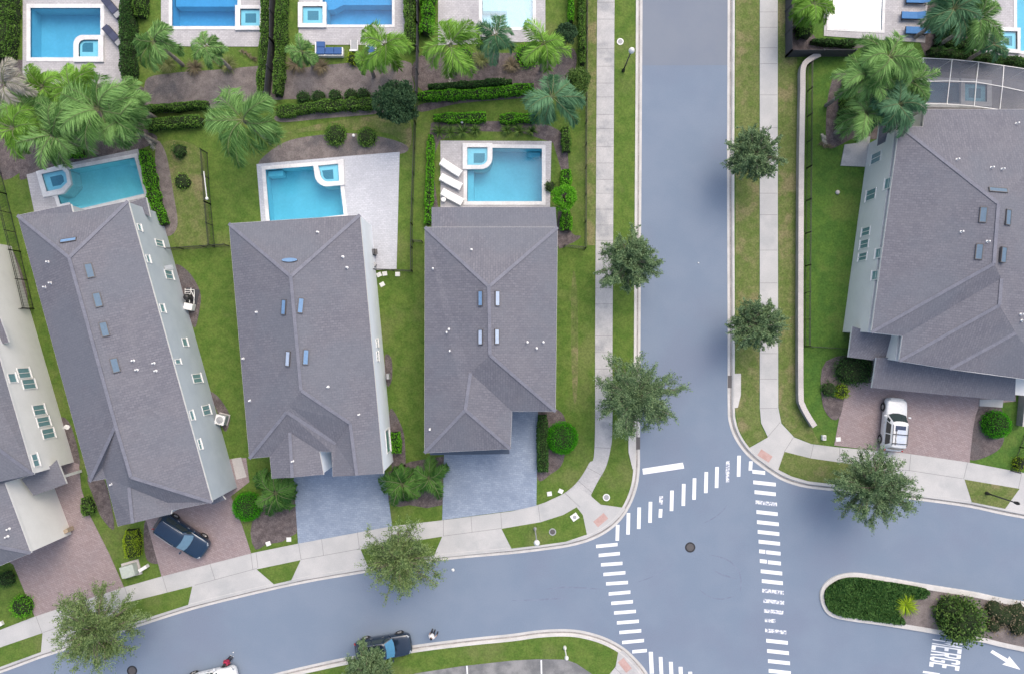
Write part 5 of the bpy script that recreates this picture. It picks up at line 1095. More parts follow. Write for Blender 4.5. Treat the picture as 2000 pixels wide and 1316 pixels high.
# ------------------------------------------------------------------ screen enclosure over the pool on the right
def cage():
    m, t, b_ = nodes('insect_screen'); tr = t.nodes.new('ShaderNodeBsdfTransparent'); mx = t.nodes.new('ShaderNodeMixShader'); mx.inputs[0].default_value = 0.6
    b_.inputs['Base Color'].default_value = (0.10, 0.115, 0.15, 1); b_.inputs['Roughness'].default_value = 0.7
    lk(t, tr.outputs[0], mx.inputs[1]); lk(t, b_.outputs[0], mx.inputs[2]); lk(t, mx.outputs[0], t.nodes['Material Output'].inputs[0]); M['screen'] = m
    top = [(1803, 114), (1859, 117), (1911, 122), (1960, 129), (2006, 136), (2060, 145)]; bot = [(1795, 203), (1849, 204), (1902, 208), (1952, 215), (2003, 224), (2055, 233)]
    mid = [(1799, 160), (1854, 159), (1906, 161), (1957, 170), (2004, 180), (2058, 190)]
    zt, zm, zb = 2.6, 3.2, 2.8; root = thing('screen_enclosure', 'grey screen enclosure over the pool behind the big house', 'pool cage', P(1900, 170, 0.1))
    A = [P(x, y, zt) for x, y in top]; B = [P(x, y, zm) for x, y in mid]; Cc = [P(x, y, zb) for x, y in bot]; n = len(A)
    for i in range(n - 1):
        for u, v in ((A, B), (B, Cc)):
            q = MB(); q.add([u[i], u[i + 1], v[i + 1], v[i]], [(0, 1, 2, 3)]); q.build('screen_panel', M['screen'], root)
    q = MB(); [q.add([A[i], A[i + 1], (A[i + 1].x, A[i + 1].y, 0.14), (A[i].x, A[i].y, 0.14)], [(0, 1, 2, 3)]) for i in range(n - 1)]
    q.add([A[0], B[0], Cc[0], (Cc[0].x, Cc[0].y, .14), (A[0].x, A[0].y, .14)], [(0, 1, 2, 3, 4)]); q.build('screen_wall', M['screen'], root)
    for i in range(n):
        q = MB(); u = Vector((0, 0, 0.03)); q.bar(A[i] + u, B[i] + u, 0.045, 0.08); q.bar(B[i] + u, Cc[i] + u, 0.045, 0.08); q.bar((A[i].x, A[i].y, .14), A[i], 0.06); q.build('rafter', M['white'], root)
    for L in (A, B, Cc):
        q = MB(); [q.bar(L[i] + Vector((0, 0, .02)), L[i + 1] + Vector((0, 0, .02)), 0.04, 0.06) for i in range(n - 1)]; q.build('purlin', M['white'], root)
cage()
# ------------------------------------------------------------------ street furniture
def lamp(base, head_px, label, ht, pole='black', r=0.24, grp='street lamps'):
    b0 = P(*base, 0.1); root = thing('street_lamp', label, 'street lamp', (b0.x, b0.y, 0.1), 0, grp); b = MB()
    b.lathe(b0, [(0.14, 0), (0.14, 0.25), (0.09, 0.4), (0.06, 0.6), (0.05, ht - 0.15), (0.09, ht - 0.1), (0.09, ht - 0.05)], 12); b.build('pole', M[pole], root)
    b = MB(); b.lathe(b0 + Vector((0, 0, ht - 0.05)), [(0.10, 0), (r * 0.9, 0.12), (r, 0.25), (r * 0.85, 0.4), (r * 0.45, 0.5), (0.05, 0.55)], 16)
    b.build('lamp_globe', M['white'] if pole != 'dark' else M['black'], root, smooth_=True); return root
lamp((1217, 139), (1230, 97), 'black street lamp with a white globe beside the pavement near the top', 4.2)
lamp((1045, 1031), (1048, 1062), 'grey street lamp with white globe on the grass corner by the crossing', 4.2, 'grey')
lamp((1103, 1263), (1105, 1283), 'short white lamp on the grass at the bottom edge', 1.9, 'white', 0.17)
lamp((264, 1201), (242, 1213), 'street lamp hidden in the olive tree at lower left', 2.1, 'grey', 0.2)
M['dark'] = M['black']; lamp((1926, 962), (1989, 981), 'dark street lamp on the grass near the right edge', 3.6, 'dark', 0.14)
def cover(x, y, r, label, ringm, inm, z, name='manhole_cover', cat='manhole', grp=None):
    p = P(x, y); root = thing(name, label, cat, (p.x, p.y, z), 0, grp); q = r / PX
    b = MB(); N = 28; o_ = [(p.x + q * math.cos(2 * math.pi * k / N), p.y + q * math.sin(2 * math.pi * k / N)) for k in range(N)]; i_ = [(p.x + q * .72 * math.cos(2 * math.pi * k / N), p.y + q * .72 * math.sin(2 * math.pi * k / N)) for k in range(N)]
    b.ring(o_, i_, z - 0.02, z + 0.012); b.build('rim', M[ringm], root)
    b = MB(); b.sheet(offset(ccw(i_), -0.005), z + 0.006)
    for k in range(-3, 4): b.box((p.x, p.y + k * q * 0.18, z + 0.009), (q * 1.2 * math.sqrt(max(0.05, 1 - (k * .25) ** 2)), q * 0.05, 0.008))
    b.build('lid', M[inm], root); return root
cover(1348, 1068, 10, 'dark round manhole cover in the middle of the junction', 'black', 'bronze', 0.004)
cover(258, 1309, 10, 'dark round manhole cover in the road at the lower left', 'black', 'bronze', 0.004)
cover(1211, 83, 6.5, 'white ringed cover in the grass beside the black street lamp', 'white', 'grey', 0.13, 'access_cover', 'access cover')
cover(1184, 970, 7, 'white ringed cover in the grass tip beside the corner pavement', 'white', 'grey', 0.13, 'access_cover', 'access cover')
cover(1079, 1037, 7, 'dark ringed cover in the grass between lamp and square cover', 'grey', 'bronze', 0.165, 'access_cover', 'access cover')
def slabbox(x, y, w_, d_, ang, z0, ht, label, mat='white', name='valve_box', cat='valve box', lid='grey', r=0.25, grp=None):
    p = P(x, y); root = thing(name, label, cat, (p.x, p.y, z0), 0, grp); b = MB(); b.box((p.x, p.y, z0 + ht / 2), (w_, d_, ht), R(ang)); b.build('box', M[mat], root, bevel=0.012)
    b = MB()
    if r: b.lathe((p.x, p.y, z0 + ht), [(r * w_, 0), (r * w_, 0.012), (r * w_ * 0.6, 0.016)], 14)
    else: b.box((p.x, p.y, z0 + ht + 0.008), (w_ * .7, d_ * .7, 0.014), R(ang))
    b.build('lid', M[lid], root); return root
slabbox(1122, 1008, 0.62, 0.55, 35, 0.148, 0.05, 'white square slab with a round lid in the grass corner')
for x, y, a, l in ((1073, 963, 8, 'white square slab left of the pair beside the corner pavement'), (1095, 958, -25, 'white square slab right of the pair beside the corner pavement'), (565, 1052, 0, 'white slab on the grass at the lower edge of the blue grey driveway'), (525, 1060, 20, 'small white slab at the mulch edge left of the blue grey driveway'), (777, 536, 0, 'white square slab alone right of the stepping slabs by the gate fence'), (747, 556, 30, 'white slab lowest of the stepping slabs at the white wall'), (752, 535, 10, 'white slab in the middle of the stepping slabs by the gate fence'), (741, 537, 25, 'white slab nearest the wall among the stepping slabs by the gate fence'), (1636, 857, 5, 'flat pale slab at the corner of the pink driveway of the white car')):
    slabbox(x, y, 0.40, 0.36, a, 0.10, 0.06, l, 'white', 'stepping_slab', 'slab', 'white', 0)
slabbox(1606, 853, 0.30, 0.42, 0, 0.1, 0.35, 'white utility post box on the dry grass left of the pink driveway', 'white', 'utility_box', 'utility box', 'grey', 0)
slabbox(5, 1215, 0.4, 0.35, 25, 0.1, 0.3, 'white utility box at the left edge beside the pavement', 'white', 'utility_box', 'utility box', 'white', 0)
slabbox(900, 1131 - 36, 0.01, 0.01, 0, -0.4, 0.01, 'x') if False else None
# green grey transformer with a white cabinet beside it
p = P(259, 1109); root = thing('transformer', 'pale green transformer cabinet on the grass between two pink driveways', 'transformer', (p.x, p.y, 0.1))
b = MB(); b.box((p.x, p.y, 0.14), (1.5, 1.3, 0.08), R(16)); b.build('pad', M['capstone'], root)
M['tgreen'] = plain('transformer_green', (0.42, 0.47, 0.42), 0.6)
b = MB(); b.box((p.x, p.y, 0.55), (1.15, 0.95, 0.75), R(16)); b.build('cabinet', M['tgreen'], root, bevel=0.05)
b = MB(); b.box((p.x + .1, p.y - .28, 0.945), (0.9, 0.36, 0.03), R(16)); b.build('lid', M['tgreen'], root)
slabbox(285, 1106, 0.75, 0.28, 32, 0.1, 0.5, 'slim white cabinet beside the pale green transformer', 'white', 'utility_box', 'utility box', 'white', 0)
# storm drain inlets
def inlet(px, label, grate_px):
    c = P(*px[0]); root = thing('drain_inlet', label, 'storm drain', (c.x, c.y, 0.1)); b = MB(); b.prism(poly2(px), 0.02, 0.16); b.build('hood', M['kerb'], root, bevel=0.015)
    b = MB(); b.prism(poly2(grate_px), 0.0, 0.162 if False else 0.03); xs = [q[0] for q in grate_px]; ys = [q[1] for q in grate_px]
    for k in range(7): y = min(ys) + (max(ys) - min(ys)) * (k + .5) / 7; p1, p2 = P(min(xs), y), P(max(xs), y); b.bar((p1.x, p1.y, 0.035), (p2.x, p2.y, 0.035), 0.04, 0.02)
    b.build('grate', M['bronze'], root)
inlet([(1432, 729), (1446, 729), (1446, 770), (1440, 795), (1432, 796)], 'pale storm drain inlet in the kerb on the right of the road', [(1421.5, 733), (1431, 733), (1431, 757), (1421.5, 757)])
inlet([(1227, 850), (1241, 850), (1241, 915), (1235, 915), (1227, 882)], 'pale storm drain inlet in the kerb on the left of the road', [(1242, 853), (1250, 853), (1250, 877), (1242, 877)])
# air conditioner and pool equipment
def ac(x, y, label, s=0.8, ang=-15):
    p = P(x, y); root = thing('air_conditioner', label, 'air conditioner', (p.x, p.y, 0.1)); b = MB(); b.box((p.x, p.y, 0.13), (s * 1.15, s * 1.15, 0.06), R(ang)); b.build('pad', M['capstone'], root)
    b = MB(); b.box((p.x, p.y, 0.55), (s, s, 0.76), R(ang)); b.build('cabinet', M['grey'], root, bevel=0.06)
    b = MB(); b.box((p.x, p.y, 0.955), (s * 1.02, s * 1.02, 0.05), R(ang)); b.build('top_cover', M['white'], root, bevel=0.06)
    b = MB(); b.lathe((p.x, p.y, 0.982), [(s * .36, 0), (s * .36, 0.02), (s * .15, 0.04), (s * .12, 0.06), (0.02, 0.07)], 20); b.build('fan_guard', M['grey'], root)
ac(438, 817, 'white topped air conditioner at the wall of the tilted house'); 
p = P(374, 585); root = thing('pool_equipment', 'black and white pool pump equipment at the wall of the tilted house', 'pool equipment', (p.x, p.y, 0.1))
b = MB(); b.box((p.x, p.y, 0.13), (1.15, 1.85, 0.06), R(-12)); b.build('pad', M['dkgrey'], root)
b = MB(); b.box((p.x + .05, p.y - .65, 0.5), (0.75, 0.55, 0.7), R(-12)); b.build('heater', M['white'], root, bevel=0.04)
b = MB(); b.lathe((p.x - .05, p.y + .15, 0.16), [(0.25, 0), (0.28, 0.1), (0.28, 0.7), (0.2, 0.85), (0.06, 0.9)], 16); b.build('filter_tank', M['black'], root)
b = MB()
for q in ([(-.4, .8, .3), (.35, .8, .3), (.35, .3, .3)], [(-.35, .6, .45), (.2, .65, .45), (.42, .1, .45), (.4, -.4, .45)], [(-.3, .45, .6), (.1, .45, .6), (.1, -.3, .6)], [(-.45, .9, .2), (-.45, -.2, .2)], [(.1, .95, .35), (.1, .4, .35)], [(.45, .7, .5), (.45, 0, .5)]): b.tube([(p.x + x, p.y + y, z) for x, y, z in q], 0.035, 8)
b.build('pipework', M['white'], root)
b = MB(); b.lathe((p.x + .2, p.y + .1, 0.16), [(0.16, 0), (0.16, 0.3), (0.1, 0.36)], 12); b.build('pump', M['black'], root)
p = P(731, 519); b = MB(); b.lathe((p.x, p.y, 0.14), [(0.24, 0), (0.26, 0.25), (0.24, 0.6), (0.27, 0.62), (0.25, 0.68), (0.05, 0.74)], 14); tag(b.build('waste_bin', M['grey']), 'round grey bin at the white wall beside the gate fence', 'bin')
# barbecue on the deck
p = P(729, 495); root = thing('barbecue', 'black barbecue grill on the pale paved deck', 'barbecue', (p.x, p.y, 0.14), R(5)); L_ = dict(local=True)
b = MB(); b.box((0, 0, 0.42), (0.62, 0.5, 0.7)); b.build('cabinet', M['black'], root, **L_); b = MB(); b.box((0.05, 0, 0.86), (0.5, 0.46, 0.18)); b.build('lid', M['dkgrey'], root, bevel=0.06, **L_)
b = MB(); b.box((-0.42, 0, 0.78), (0.2, 0.44, 0.04)); b.box((0.42, 0, 0.78), (0.2, 0.44, 0.04)); b.build('side_shelf', M['bronze'], root, **L_)
b = MB(); [b.box((0.05, y, 0.955), (0.42, 0.02, 0.012)) for y in (-.15, -.05, .05, .15)]; b.build('handle', M['grey'], root, **L_)
# long white pole on the lawn fence, fallen dead fronds, litter
b = MB(); a, c = P(398, 335, 1.55), P(404, 388, 1.45); b.tube([a, c], 0.045, 8); b.lathe(c, [(0.12, -0.05), (0.14, 0.02), (0.08, 0.1)], 12); tag(b.build('pool_pole', M['white']), 'white pole lying along the top of the black lawn fence', 'pole')
def frond(x, y, ang, L, label, mat='palm_w', seed=1):
    rng = np.random.default_rng(seed); c = np.array(P(x, y, 0.16)); d = np.array([math.cos(R(ang)), math.sin(R(ang)), 0]); s = np.array([-d[1], d[0], 0]); n = 60; f = rng.uniform(0, 1, n)[:, None]
    p = c + d * L * (f - .5) + s * rng.normal(0, .08, (n, 1)) + np.array([0, 0, 1]) * rng.uniform(0, .15, (n, 1)); V, F = leaves(p, d + s * rng.choice([-1, 1], (n, 1)) * .8 + rng.normal(0, .2, (n, 3)), 0.5, 0.05, rng, .7)
    b = MB(); b.tube([c - d * L / 2, c + d * L / 2 + np.array([0, 0, .1])], [0.03, 0.01], 5); V2, F2, mi = join([(V, F, 0), (np.array([list(v) for v in b.v]), np.array([fc for fc in b.f if len(fc) == 4]), 0)]); tag(npmesh('dead_frond', V2, F2, [M[mat]], mi), label, 'palm frond', 'fallen palm fronds')
frond(294, 278, -55, 1.4, 'pale dead frond fallen at the corner of the tilted pool', seed=2); frond(1613, 285, -20, 1.2, 'dry frond fallen on the lawn beside the concrete pad', 'straw', 3); frond(1608, 272, -65, 0.9, 'pale stick like frond fallen on the lawn above the dry one', 'palm_w', 4)
frond(879, 150, 92, 1.9, 'long white dead frond hanging below the tall bright palm', 'palm_w', 5); frond(486, 108, -35, 1.5, 'grey dead frond on the grass below the deep blue pool', 'straw', 6); frond(425, 122, -42, 1.4, 'dark dead frond on the grass below the slim palm', 'straw', 7)
def scrap(x, y, label, s=0.2, z=0.004, seed=0):
    rng = np.random.default_rng(seed); p = P(x, y, z); b = MB(); pts = [(math.cos(t) * s * rng.uniform(.5, 1), math.sin(t) * s * rng.uniform(.5, 1)) for t in np.linspace(0, 2 * math.pi, 8)[:-1]]
    vs = [(p.x + q[0], p.y + q[1], z + 0.01 + rng.uniform(0, .05)) for q in pts] + [(p.x, p.y, z + .08)]; b.add(vs, [(i, (i + 1) % 7, 7) for i in range(7)]); tag(b.build('paper_scrap', M['white']), label, 'litter')
scrap(885, 1112, 'white scrap lying on the road below the house driveways', 0.17, seed=1); scrap(1364, 514, 'tiny white scrap lying on the road beside the round grey green tree', 0.1, seed=2); scrap(456, 1273, 'tiny white scrap on the road near the person in red', 0.08, seed=3)
scrap(131, 833, 'pale scrap beside the wall of the house at the left edge', 0.3, 0.115, 4)
for x, y, l in ((903, 242, 'small white garden lamp in the gap of the pool bed'), (693, 268, 'small pale garden lamp between two round bushes')):
    p = P(x, y); b = MB(); b.lathe((p.x, p.y, 0.1), [(0.03, 0), (0.03, 0.35), (0.11, 0.36), (0.13, 0.42), (0.06, 0.5)], 12); tag(b.build('garden_lamp', M['white']), l, 'garden lamp')
p = P(1634, 377); b = MB(); b.lathe((p.x, p.y, 0.1), [(0.02, 0), (0.16, 0.02), (0.19, 0.1), (0.15, 0.2), (0.05, 0.24)], 14); tag(b.build('ball', M['capstone'], smooth_=True), 'pale ball on the lawn beside the big house', 'ball')
# ------------------------------------------------------------------ loungers, sofa, chairs
def make_lounger(label, grp, fab, fr, arms=False):
    root = thing('sun_lounger', label, 'sun lounger', (0, 0, 0), 0, grp); k = dict(local=True); f = MB()
    for y in (-0.31, 0.31): f.box((0, y, 0.30), (1.95, 0.05, 0.07))
    for x in (-0.95, 0.95): f.box((x, 0, 0.30), (0.05, 0.57, 0.07))
    f.build('frame', M[fr], root, **k)
    for x in (-0.8, 0.8):
        for y in (-0.28, 0.28): l = MB(); l.box((x, y, 0.13), (0.05, 0.05, 0.26)); l.build('leg', M[fr], root, **k)
    m = MB(); m.box((0.33, 0, 0.385), (1.28, 0.60, 0.09)); m.build('mattress', M[fab], root, bevel=0.03, **k)
    m = MB(); m.box((-0.62, 0, 0.50), (0.72, 0.60, 0.09), 0, 0, 0, R(22)); m.build('backrest', M[fab], root, bevel=0.03, **k)
    if arms:
        m = MB(); m.box((0.40, 0, 0.437), (0.03, 0.61, 0.012)); m.build('seam', M['black'], root, **k)
        m = MB(); m.box((0.72, 0, 0.45), (0.42, 0.56, 0.03)); m.build('towel', M['grey'], root, bevel=0.01, **k)
    return root
M['navy'] = plain('navy_cushion', (0.055, 0.065, 0.12), 0.8); M['blue'] = plain('blue_cushion', (0.035, 0.10, 0.27), 0.8); M['blue2'] = plain('bright_blue_cushion', (0.06, 0.19, 0.42), 0.8); M['fabw'] = plain('white_cushion', (0.80, 0.80, 0.78), 0.8)
def put(proto, first, spots):
    for i, (x, y, a, lab) in enumerate(spots):
        o = proto if i == 0 else copy_tree(proto); q = P(x, y, 0.3); o.location = (q.x, q.y, 0.14); o.rotation_euler = (0, 0, R(a)); o['label'] = lab
g_ = 'white loungers beside the bright blue pool'
put(make_lounger('', g_, 'fabw', 'white'), 0, [(881, 329, -33, 'white sun lounger nearest the rounded spa'), (881, 356.5, -27, 'white sun lounger in the middle of the three beside the bright pool'), (883.5, 386, -28, 'white sun lounger next to the small round white table')])
g_ = 'dark loungers beside the upper left pool'
put(make_lounger('', g_, 'navy', 'black', True), 0, [(222, 19, -50, 'dark navy lounger cut near the top edge of the photo'), (224, 73, -48, 'dark navy lounger beside the corner spa')])
g_ = 'blue loungers beside the pale glaring pool'
put(make_lounger('', g_, 'blue2', 'black'), 0, [(1790, 2, 178, 'blue lounger at the top edge of the photo'), (1781, 33, 178, 'blue lounger in the middle of the three by the pale glaring pool'), (1789, 62, 178, 'blue lounger lowest of the three by the pale glaring pool')])
p = P(867.5, 392); root = thing('side_table', 'small round white table beside the lowest white lounger', 'table', (p.x, p.y, 0.14)); b = MB(); b.lathe((0, 0, 0.40), [(0.21, 0), (0.21, 0.03), (0.19, 0.04)], 18); b.build('table_top', M['white'], root, True)
b = MB(); b.lathe((0, 0, 0), [(0.15, 0), (0.14, 0.02), (0.03, 0.05), (0.03, 0.40)], 12); b.build('pedestal', M['white'], root, True)
def sofa():
    p = P(646, 101); root = thing('garden_sofa', 'blue L shaped garden sofa with a white frame', 'sofa', (p.x, p.y, 0.1)); k = dict(local=True)
    b = MB(); b.box((0, -0.55, 0.28), (2.3, 0.1, 0.5)); b.box((-1.13, 0.02, 0.28), (0.08, 1.05, 0.5)); b.box((1.13, -0.2, 0.28), (0.08, 0.62, 0.5)); b.box((0, -0.2, 0.12), (2.2, 0.62, 0.1)); b.box((-0.75, 0.3, 0.12), (0.7, 0.5, 0.1)); b.build('frame', M['white'], root, **k)
    for x in (-0.75, 0.0, 0.74): b = MB(); b.box((x, -0.14, 0.30), (0.72, 0.62, 0.22)); b.build('seat_cushion', M['blue'], root, bevel=0.05, **k)
    b = MB(); b.box((-0.75, 0.42, 0.30), (0.72, 0.48, 0.22)); b.build('chaise_cushion', M['blue'], root, bevel=0.05, **k)
    for x in (-0.72, 0.02, 0.74): b = MB(); b.box((x, -0.43, 0.50), (0.70, 0.16, 0.34)); b.build('back_cushion', M['blue'], root, bevel=0.05, **k)
sofa()
p = P(727, 102); root = thing('armchair', 'blue garden armchair half hidden by palm fronds', 'armchair', (p.x, p.y, 0.1)); k = dict(local=True)
b = MB(); b.box((0, 0, 0.15), (0.75, 0.7, 0.12)); b.box((-.38, 0, .3), (.07, .7, .45)); b.box((.38, 0, .3), (.07, .7, .45)); b.box((0, -.37, .35), (.83, .07, .55)); b.build('frame', M['white'], root, **k); b = MB(); b.box((0, 0.02, 0.32), (0.66, 0.62, 0.2)); b.build('seat_cushion', M['blue'], root, bevel=.04, **k); b = MB(); b.box((0, -0.27, 0.52), (0.66, 0.15, 0.3)); b.build('back_cushion', M['blue'], root, bevel=.04, **k)
p = P(694, 95); root = thing('garden_chair', 'white garden chair with grey sling seat between sofa and armchair', 'chair', (p.x, p.y, 0.1)); b = MB()
for x in (-.29, .29): b.bar((x, .55, .3), (x, -.3, .34), .05); b.bar((x, -.3, .34), (x, -.55, .75), .05); b.bar((x, .5, 0), (x, .5, .32), .05); b.bar((x, -.35, 0), (x, -.3, .34), .05)
b.box((0, -.5, .76), (.62, .14, .05)); b.build('frame', M['white'], root, **k); b = MB(); b.box((0, .12, .335), (.5, .82, .02)); b.build('seat', M['grey'], root, **k); b = MB(); b.bar((0, -.3, .36), (0, -.54, .74), .5, .02); b.build('backrest', M['grey'], root, **k)
# ------------------------------------------------------------------ cars
def make_car(name, label, loc, rz, paint, L=4.75, W_=1.88, Ht=1.68, roofrails='grey', rack=False, sunroof=False, glass='glass', roof=None, headm='white', ws=None, blackroof=False):
    root = thing(name, label, 'car', loc, rz); k = dict(local=True); hl = L / 2; hw = W_ / 2
    # lower body: stations from tail to nose (x, half width factor, bonnet/belt height, bottom)
    st = [(-1.0, 0.52, 0.82, 0.45), (-0.985, 0.76, 0.98, 0.33), (-0.94, 0.91, 1.03, 0.24), (-0.78, 0.99, 1.05, 0.21), (-0.45, 1.0, 1.05, 0.20), (0.0, 1.0, 1.03, 0.20), (0.36, 1.0, 1.02, 0.20), (0.46, 0.99, 1.01, 0.20), (0.66, 0.985, 0.97, 0.21), (0.80, 0.965, 0.93, 0.23), (0.90, 0.90, 0.87, 0.25), (0.955, 0.78, 0.80, 0.28), (0.99, 0.60, 0.70, 0.33), (1.005, 0.36, 0.62, 0.40)]
    V = []; sec = [(0.90, 0.0), (0.985, 0.12), (1.0, 0.45), (0.99, 0.72), (0.94, 0.92), (0.84, 0.99), (0.45, 1.02), (0.0, 1.03)]
    for x, wf, zt, zb in st:
        row = [(x * hl, hw * wf * a, zb + (zt - zb) * h_) for a, h_ in sec]; V += row + [(x, -y, z) for x, y, z in reversed(row[:-1])]
    n = 2 * len(sec) - 1; b = MB(); fs = [(i * n + j, i * n + j + 1, (i + 1) * n + j + 1, (i + 1) * n + j) for i in range(len(st) - 1) for j in range(n - 1)]
    fs += [(i * n + n - 1, i * n, (i + 1) * n, (i + 1) * n + n - 1) for i in range(len(st) - 1)] + [tuple(reversed(range(n))), tuple(range((len(st) - 1) * n, len(st) * n))]
    fs = [tuple(reversed(f)) for f in fs]; b.add(V, fs); b.build('body', M[paint], root, smooth_=True, subsurf=1, **k)
    # cabin: glasshouse frustum with crowned roof
    zb, zt = 1.02, Ht; xb0, xb1, xt0, xt1 = -0.93 * hl, 0.40 * hl, -0.80 * hl, 0.10 * hl; wb, wt = hw * 0.93, hw * 0.74
    cr = lambda y, k_: k_ * (1 - (y / hw) ** 2)      # glass bows outward across the car
    fy = (.88, .5, 0.0, -.5, -.88)
    loopb = [(xb0 * .86, wb), (xb1 * .4, wb)] + [(xb1 - .16 + cr(wb * q, .26), wb * q) for q in fy] + [(xb1 * .4, -wb), (xb0 * .86, -wb)] + [(xb0 + .10 - cr(wb * q, .16), wb * q) for q in (-.88, -.4, .4, .88)]
    loopt = [(xt0 * .86, wt), (xt1 * .2, wt)] + [(xt1 - .10 + cr(wt * q, .20), wt * q) for q in fy] + [(xt1 * .2, -wt), (xt0 * .86, -wt)] + [(xt0 + .06 - cr(wt * q, .12), wt * q) for q in (-.88, -.4, .4, .88)]
    m = len(loopb); b = MB(); vs = [(x, y, zb) for x, y in loopb] + [(x, y, zt) for x, y in loopt] + [(x * .95 - .02, y * .90, zt + .03) for x, y in loopt] + [(x * .6 - .05, y * .5, zt + .055) for x, y in loopt]
    fs = [(r_ * m + i, r_ * m + (i + 1) % m, (r_ + 1) * m + (i + 1) % m, (r_ + 1) * m + i) for r_ in range(3) for i in range(m)]
    fs = [tuple(reversed(f)) for f in fs] + [tuple(range(3 * m, 4 * m))]
    b.add(vs, fs); cb = b.build('cabin', M[roof or paint], root, smooth_=True, **k)
    bmm = bmesh.new(); bmm.from_mesh(cb.data); bmesh.ops.recalc_face_normals(bmm, faces=bmm.faces); bmm.to_mesh(cb.data); bmm.free()
    lerp = lambda a, c, t: tuple(a[i] + (c[i] - a[i]) * t for i in range(3))
    def glasspane(nm, idx, u0, u1, v0, v1, mat):
        """glass following the cabin side through loop points idx, trimmed at u0 / u1 and v0 / v1"""
        cols = []
        for q, i in enumerate(idx):
            B_, T_ = (*loopb[i], zb), (*loopt[i], zt)
            if q == 0: B2, T2 = (*loopb[idx[1]], zb), (*loopt[idx[1]], zt); B_, T_ = lerp(B_, B2, u0), lerp(T_, T2, u0)
            if q == len(idx) - 1: B2, T2 = (*loopb[idx[-2]], zb), (*loopt[idx[-2]], zt); B_, T_ = lerp((*loopb[i], zb), B2, u1), lerp((*loopt[i], zt), T2, u1)
            cols.append((Vector(lerp(B_, T_, v0)), Vector(lerp(B_, T_, v1))))
        b = MB(); c0 = Vector((-.1 * hl, 0, .9)); vs = []
        for a_, c_ in cols:
            o_ = (a_ + c_) / 2 - c0; o_.z = abs(o_.z); o_ = o_.normalized() * .016; vs += [a_ + o_, c_ + o_]
        b.add(vs, [(2 * q, 2 * q + 2, 2 * q + 3, 2 * q + 1) for q in range(len(cols) - 1)]); return b.build(nm, M[mat], root, smooth_=True, **k)
    glasspane('windscreen', (2, 3, 4, 5, 6), 0.08, 0.08, 0.05, 0.93, ws or glass); glasspane('rear_window', (9, 10, 11, 12), 0.1, 0.1, 0.25, 0.92, glass)
    for i, j, h_, g_ in ((0, 1, 1, 2), (8, 7, 7, 6)):
        glasspane('side_window', (i, j), 0.04, 0.53, 0.10, 0.86, glass); glasspane('side_window', (i, j), 0.51, 0.03, 0.10, 0.86, glass); glasspane('side_window', (h_, g_), 0.06, 0.30, 0.10, 0.60, glass)
    # wheels
    for x in (-0.60 * hl, 0.61 * hl):
        for s_ in (-1, 1):
            y = s_ * (hw - 0.10); c = (x, y, 0.35); w_ = MB(); N = 24; prof = [(0.20, -.11), (0.33, -.11), (0.355, -.07), (0.355, .07), (0.33, .11), (0.20, .11)]; vs = [(x + r_ * math.cos(2 * math.pi * q / N), y + o, 0.35 + r_ * math.sin(2 * math.pi * q / N)) for r_, o in prof for q in range(N)]
            w_.add(vs, [(i * N + q, i * N + (q + 1) % N, ((i + 1) % 6) * N + (q + 1) % N, ((i + 1) % 6) * N + q) for i in range(6) for q in range(N)]); wo = w_.build('wheel', M['tyre'], root, **k)
            r = MB(); yo = y + s_ * 0.09; r.add([(x + .205 * math.cos(2 * math.pi * q / N), yo, .35 + .205 * math.sin(2 * math.pi * q / N)) for q in range(N)] + [(x, yo + s_ * .01, .35)], [(q, (q + 1) % N, N) for q in range(N)])
            for q in range(5): a = 2 * math.pi * q / 5; r.bar((x, yo + s_ * .015, .35), (x + .19 * math.cos(a), yo + s_ * .015, .35 + .19 * math.sin(a)), .05, .02)
            r.build('rim', M['alloy'], wo, **k)
            ar = MB(); vs = []; NA = 12
            for q in range(NA + 1): a = math.pi * q / NA - .15 + .3 * q / NA * 0; vs += [(x + .37 * math.cos(a), s_ * (hw * 0.995), .35 + .37 * math.sin(a)), (x + .44 * math.cos(a), s_ * (hw * 1.003), .35 + .44 * math.sin(a))]
            ar.add(vs, [(2 * q, 2 * q + 1, 2 * q + 3, 2 * q + 2) for q in range(NA)]); ar.build('wheel_arch', M['black'], root, **k)
    for s_ in (-1, 1):
        b = MB(); b.box((0.905 * hl, s_ * hw * 0.70, 0.80), (0.30, 0.16, 0.10), R(-42 * s_)); b.build('headlight', M['lens'], root, bevel=0.04, **k)
        b = MB(); b.box((-0.955 * hl, s_ * hw * 0.76, 0.90), (0.10, 0.22, 0.20), R(30 * s_)); b.build('tail_light', M['redl'], root, bevel=0.03, **k)
        b = MB(); b.box((0.31 * hl, s_ * (hw + 0.09), 1.08), (0.13, 0.22, 0.15)); b.build('mirror', M[paint] if paint != 'car_white' else M['car_white'], root, bevel=0.03, **k)
        b = MB(); b.tube([(-.74 * hl, s_ * wt * .86, zt + .03), (-.70 * hl, s_ * wt * .88, zt + .10), (-.02 * hl, s_ * wt * .90, zt + .10), (0.03 * hl, s_ * wt * .88, zt + .03)], 0.022, 6); b.build('roof_rail', M[roofrails], root, **k)
        for x in (-0.36, 0.06): b = MB(); b.box((x * hl, s_ * (hw * .995), 0.88), (0.2, 0.035, 0.035)); b.build('door_handle', M['alloy'], root, **k)
    if rack:
        for x in (-.66, -.32): b = MB(); b.box((x * hl, 0, zt + .115), (.06, wt * 1.86, .03)); b.build('roof_bar', M['black'], root, **k)
        b = MB(); b.box((-.43 * hl, -.12, zt + .062), (1.25, wt * 1.05, .012)); b.build('roof_panel', M['pgrey'], root, bevel=.004, **k); b = MB(); b.box((-.43 * hl, .34, zt + .060), (1.3, .06, .012)); b.build('roof_seam', M['dkgrey'], root, **k)
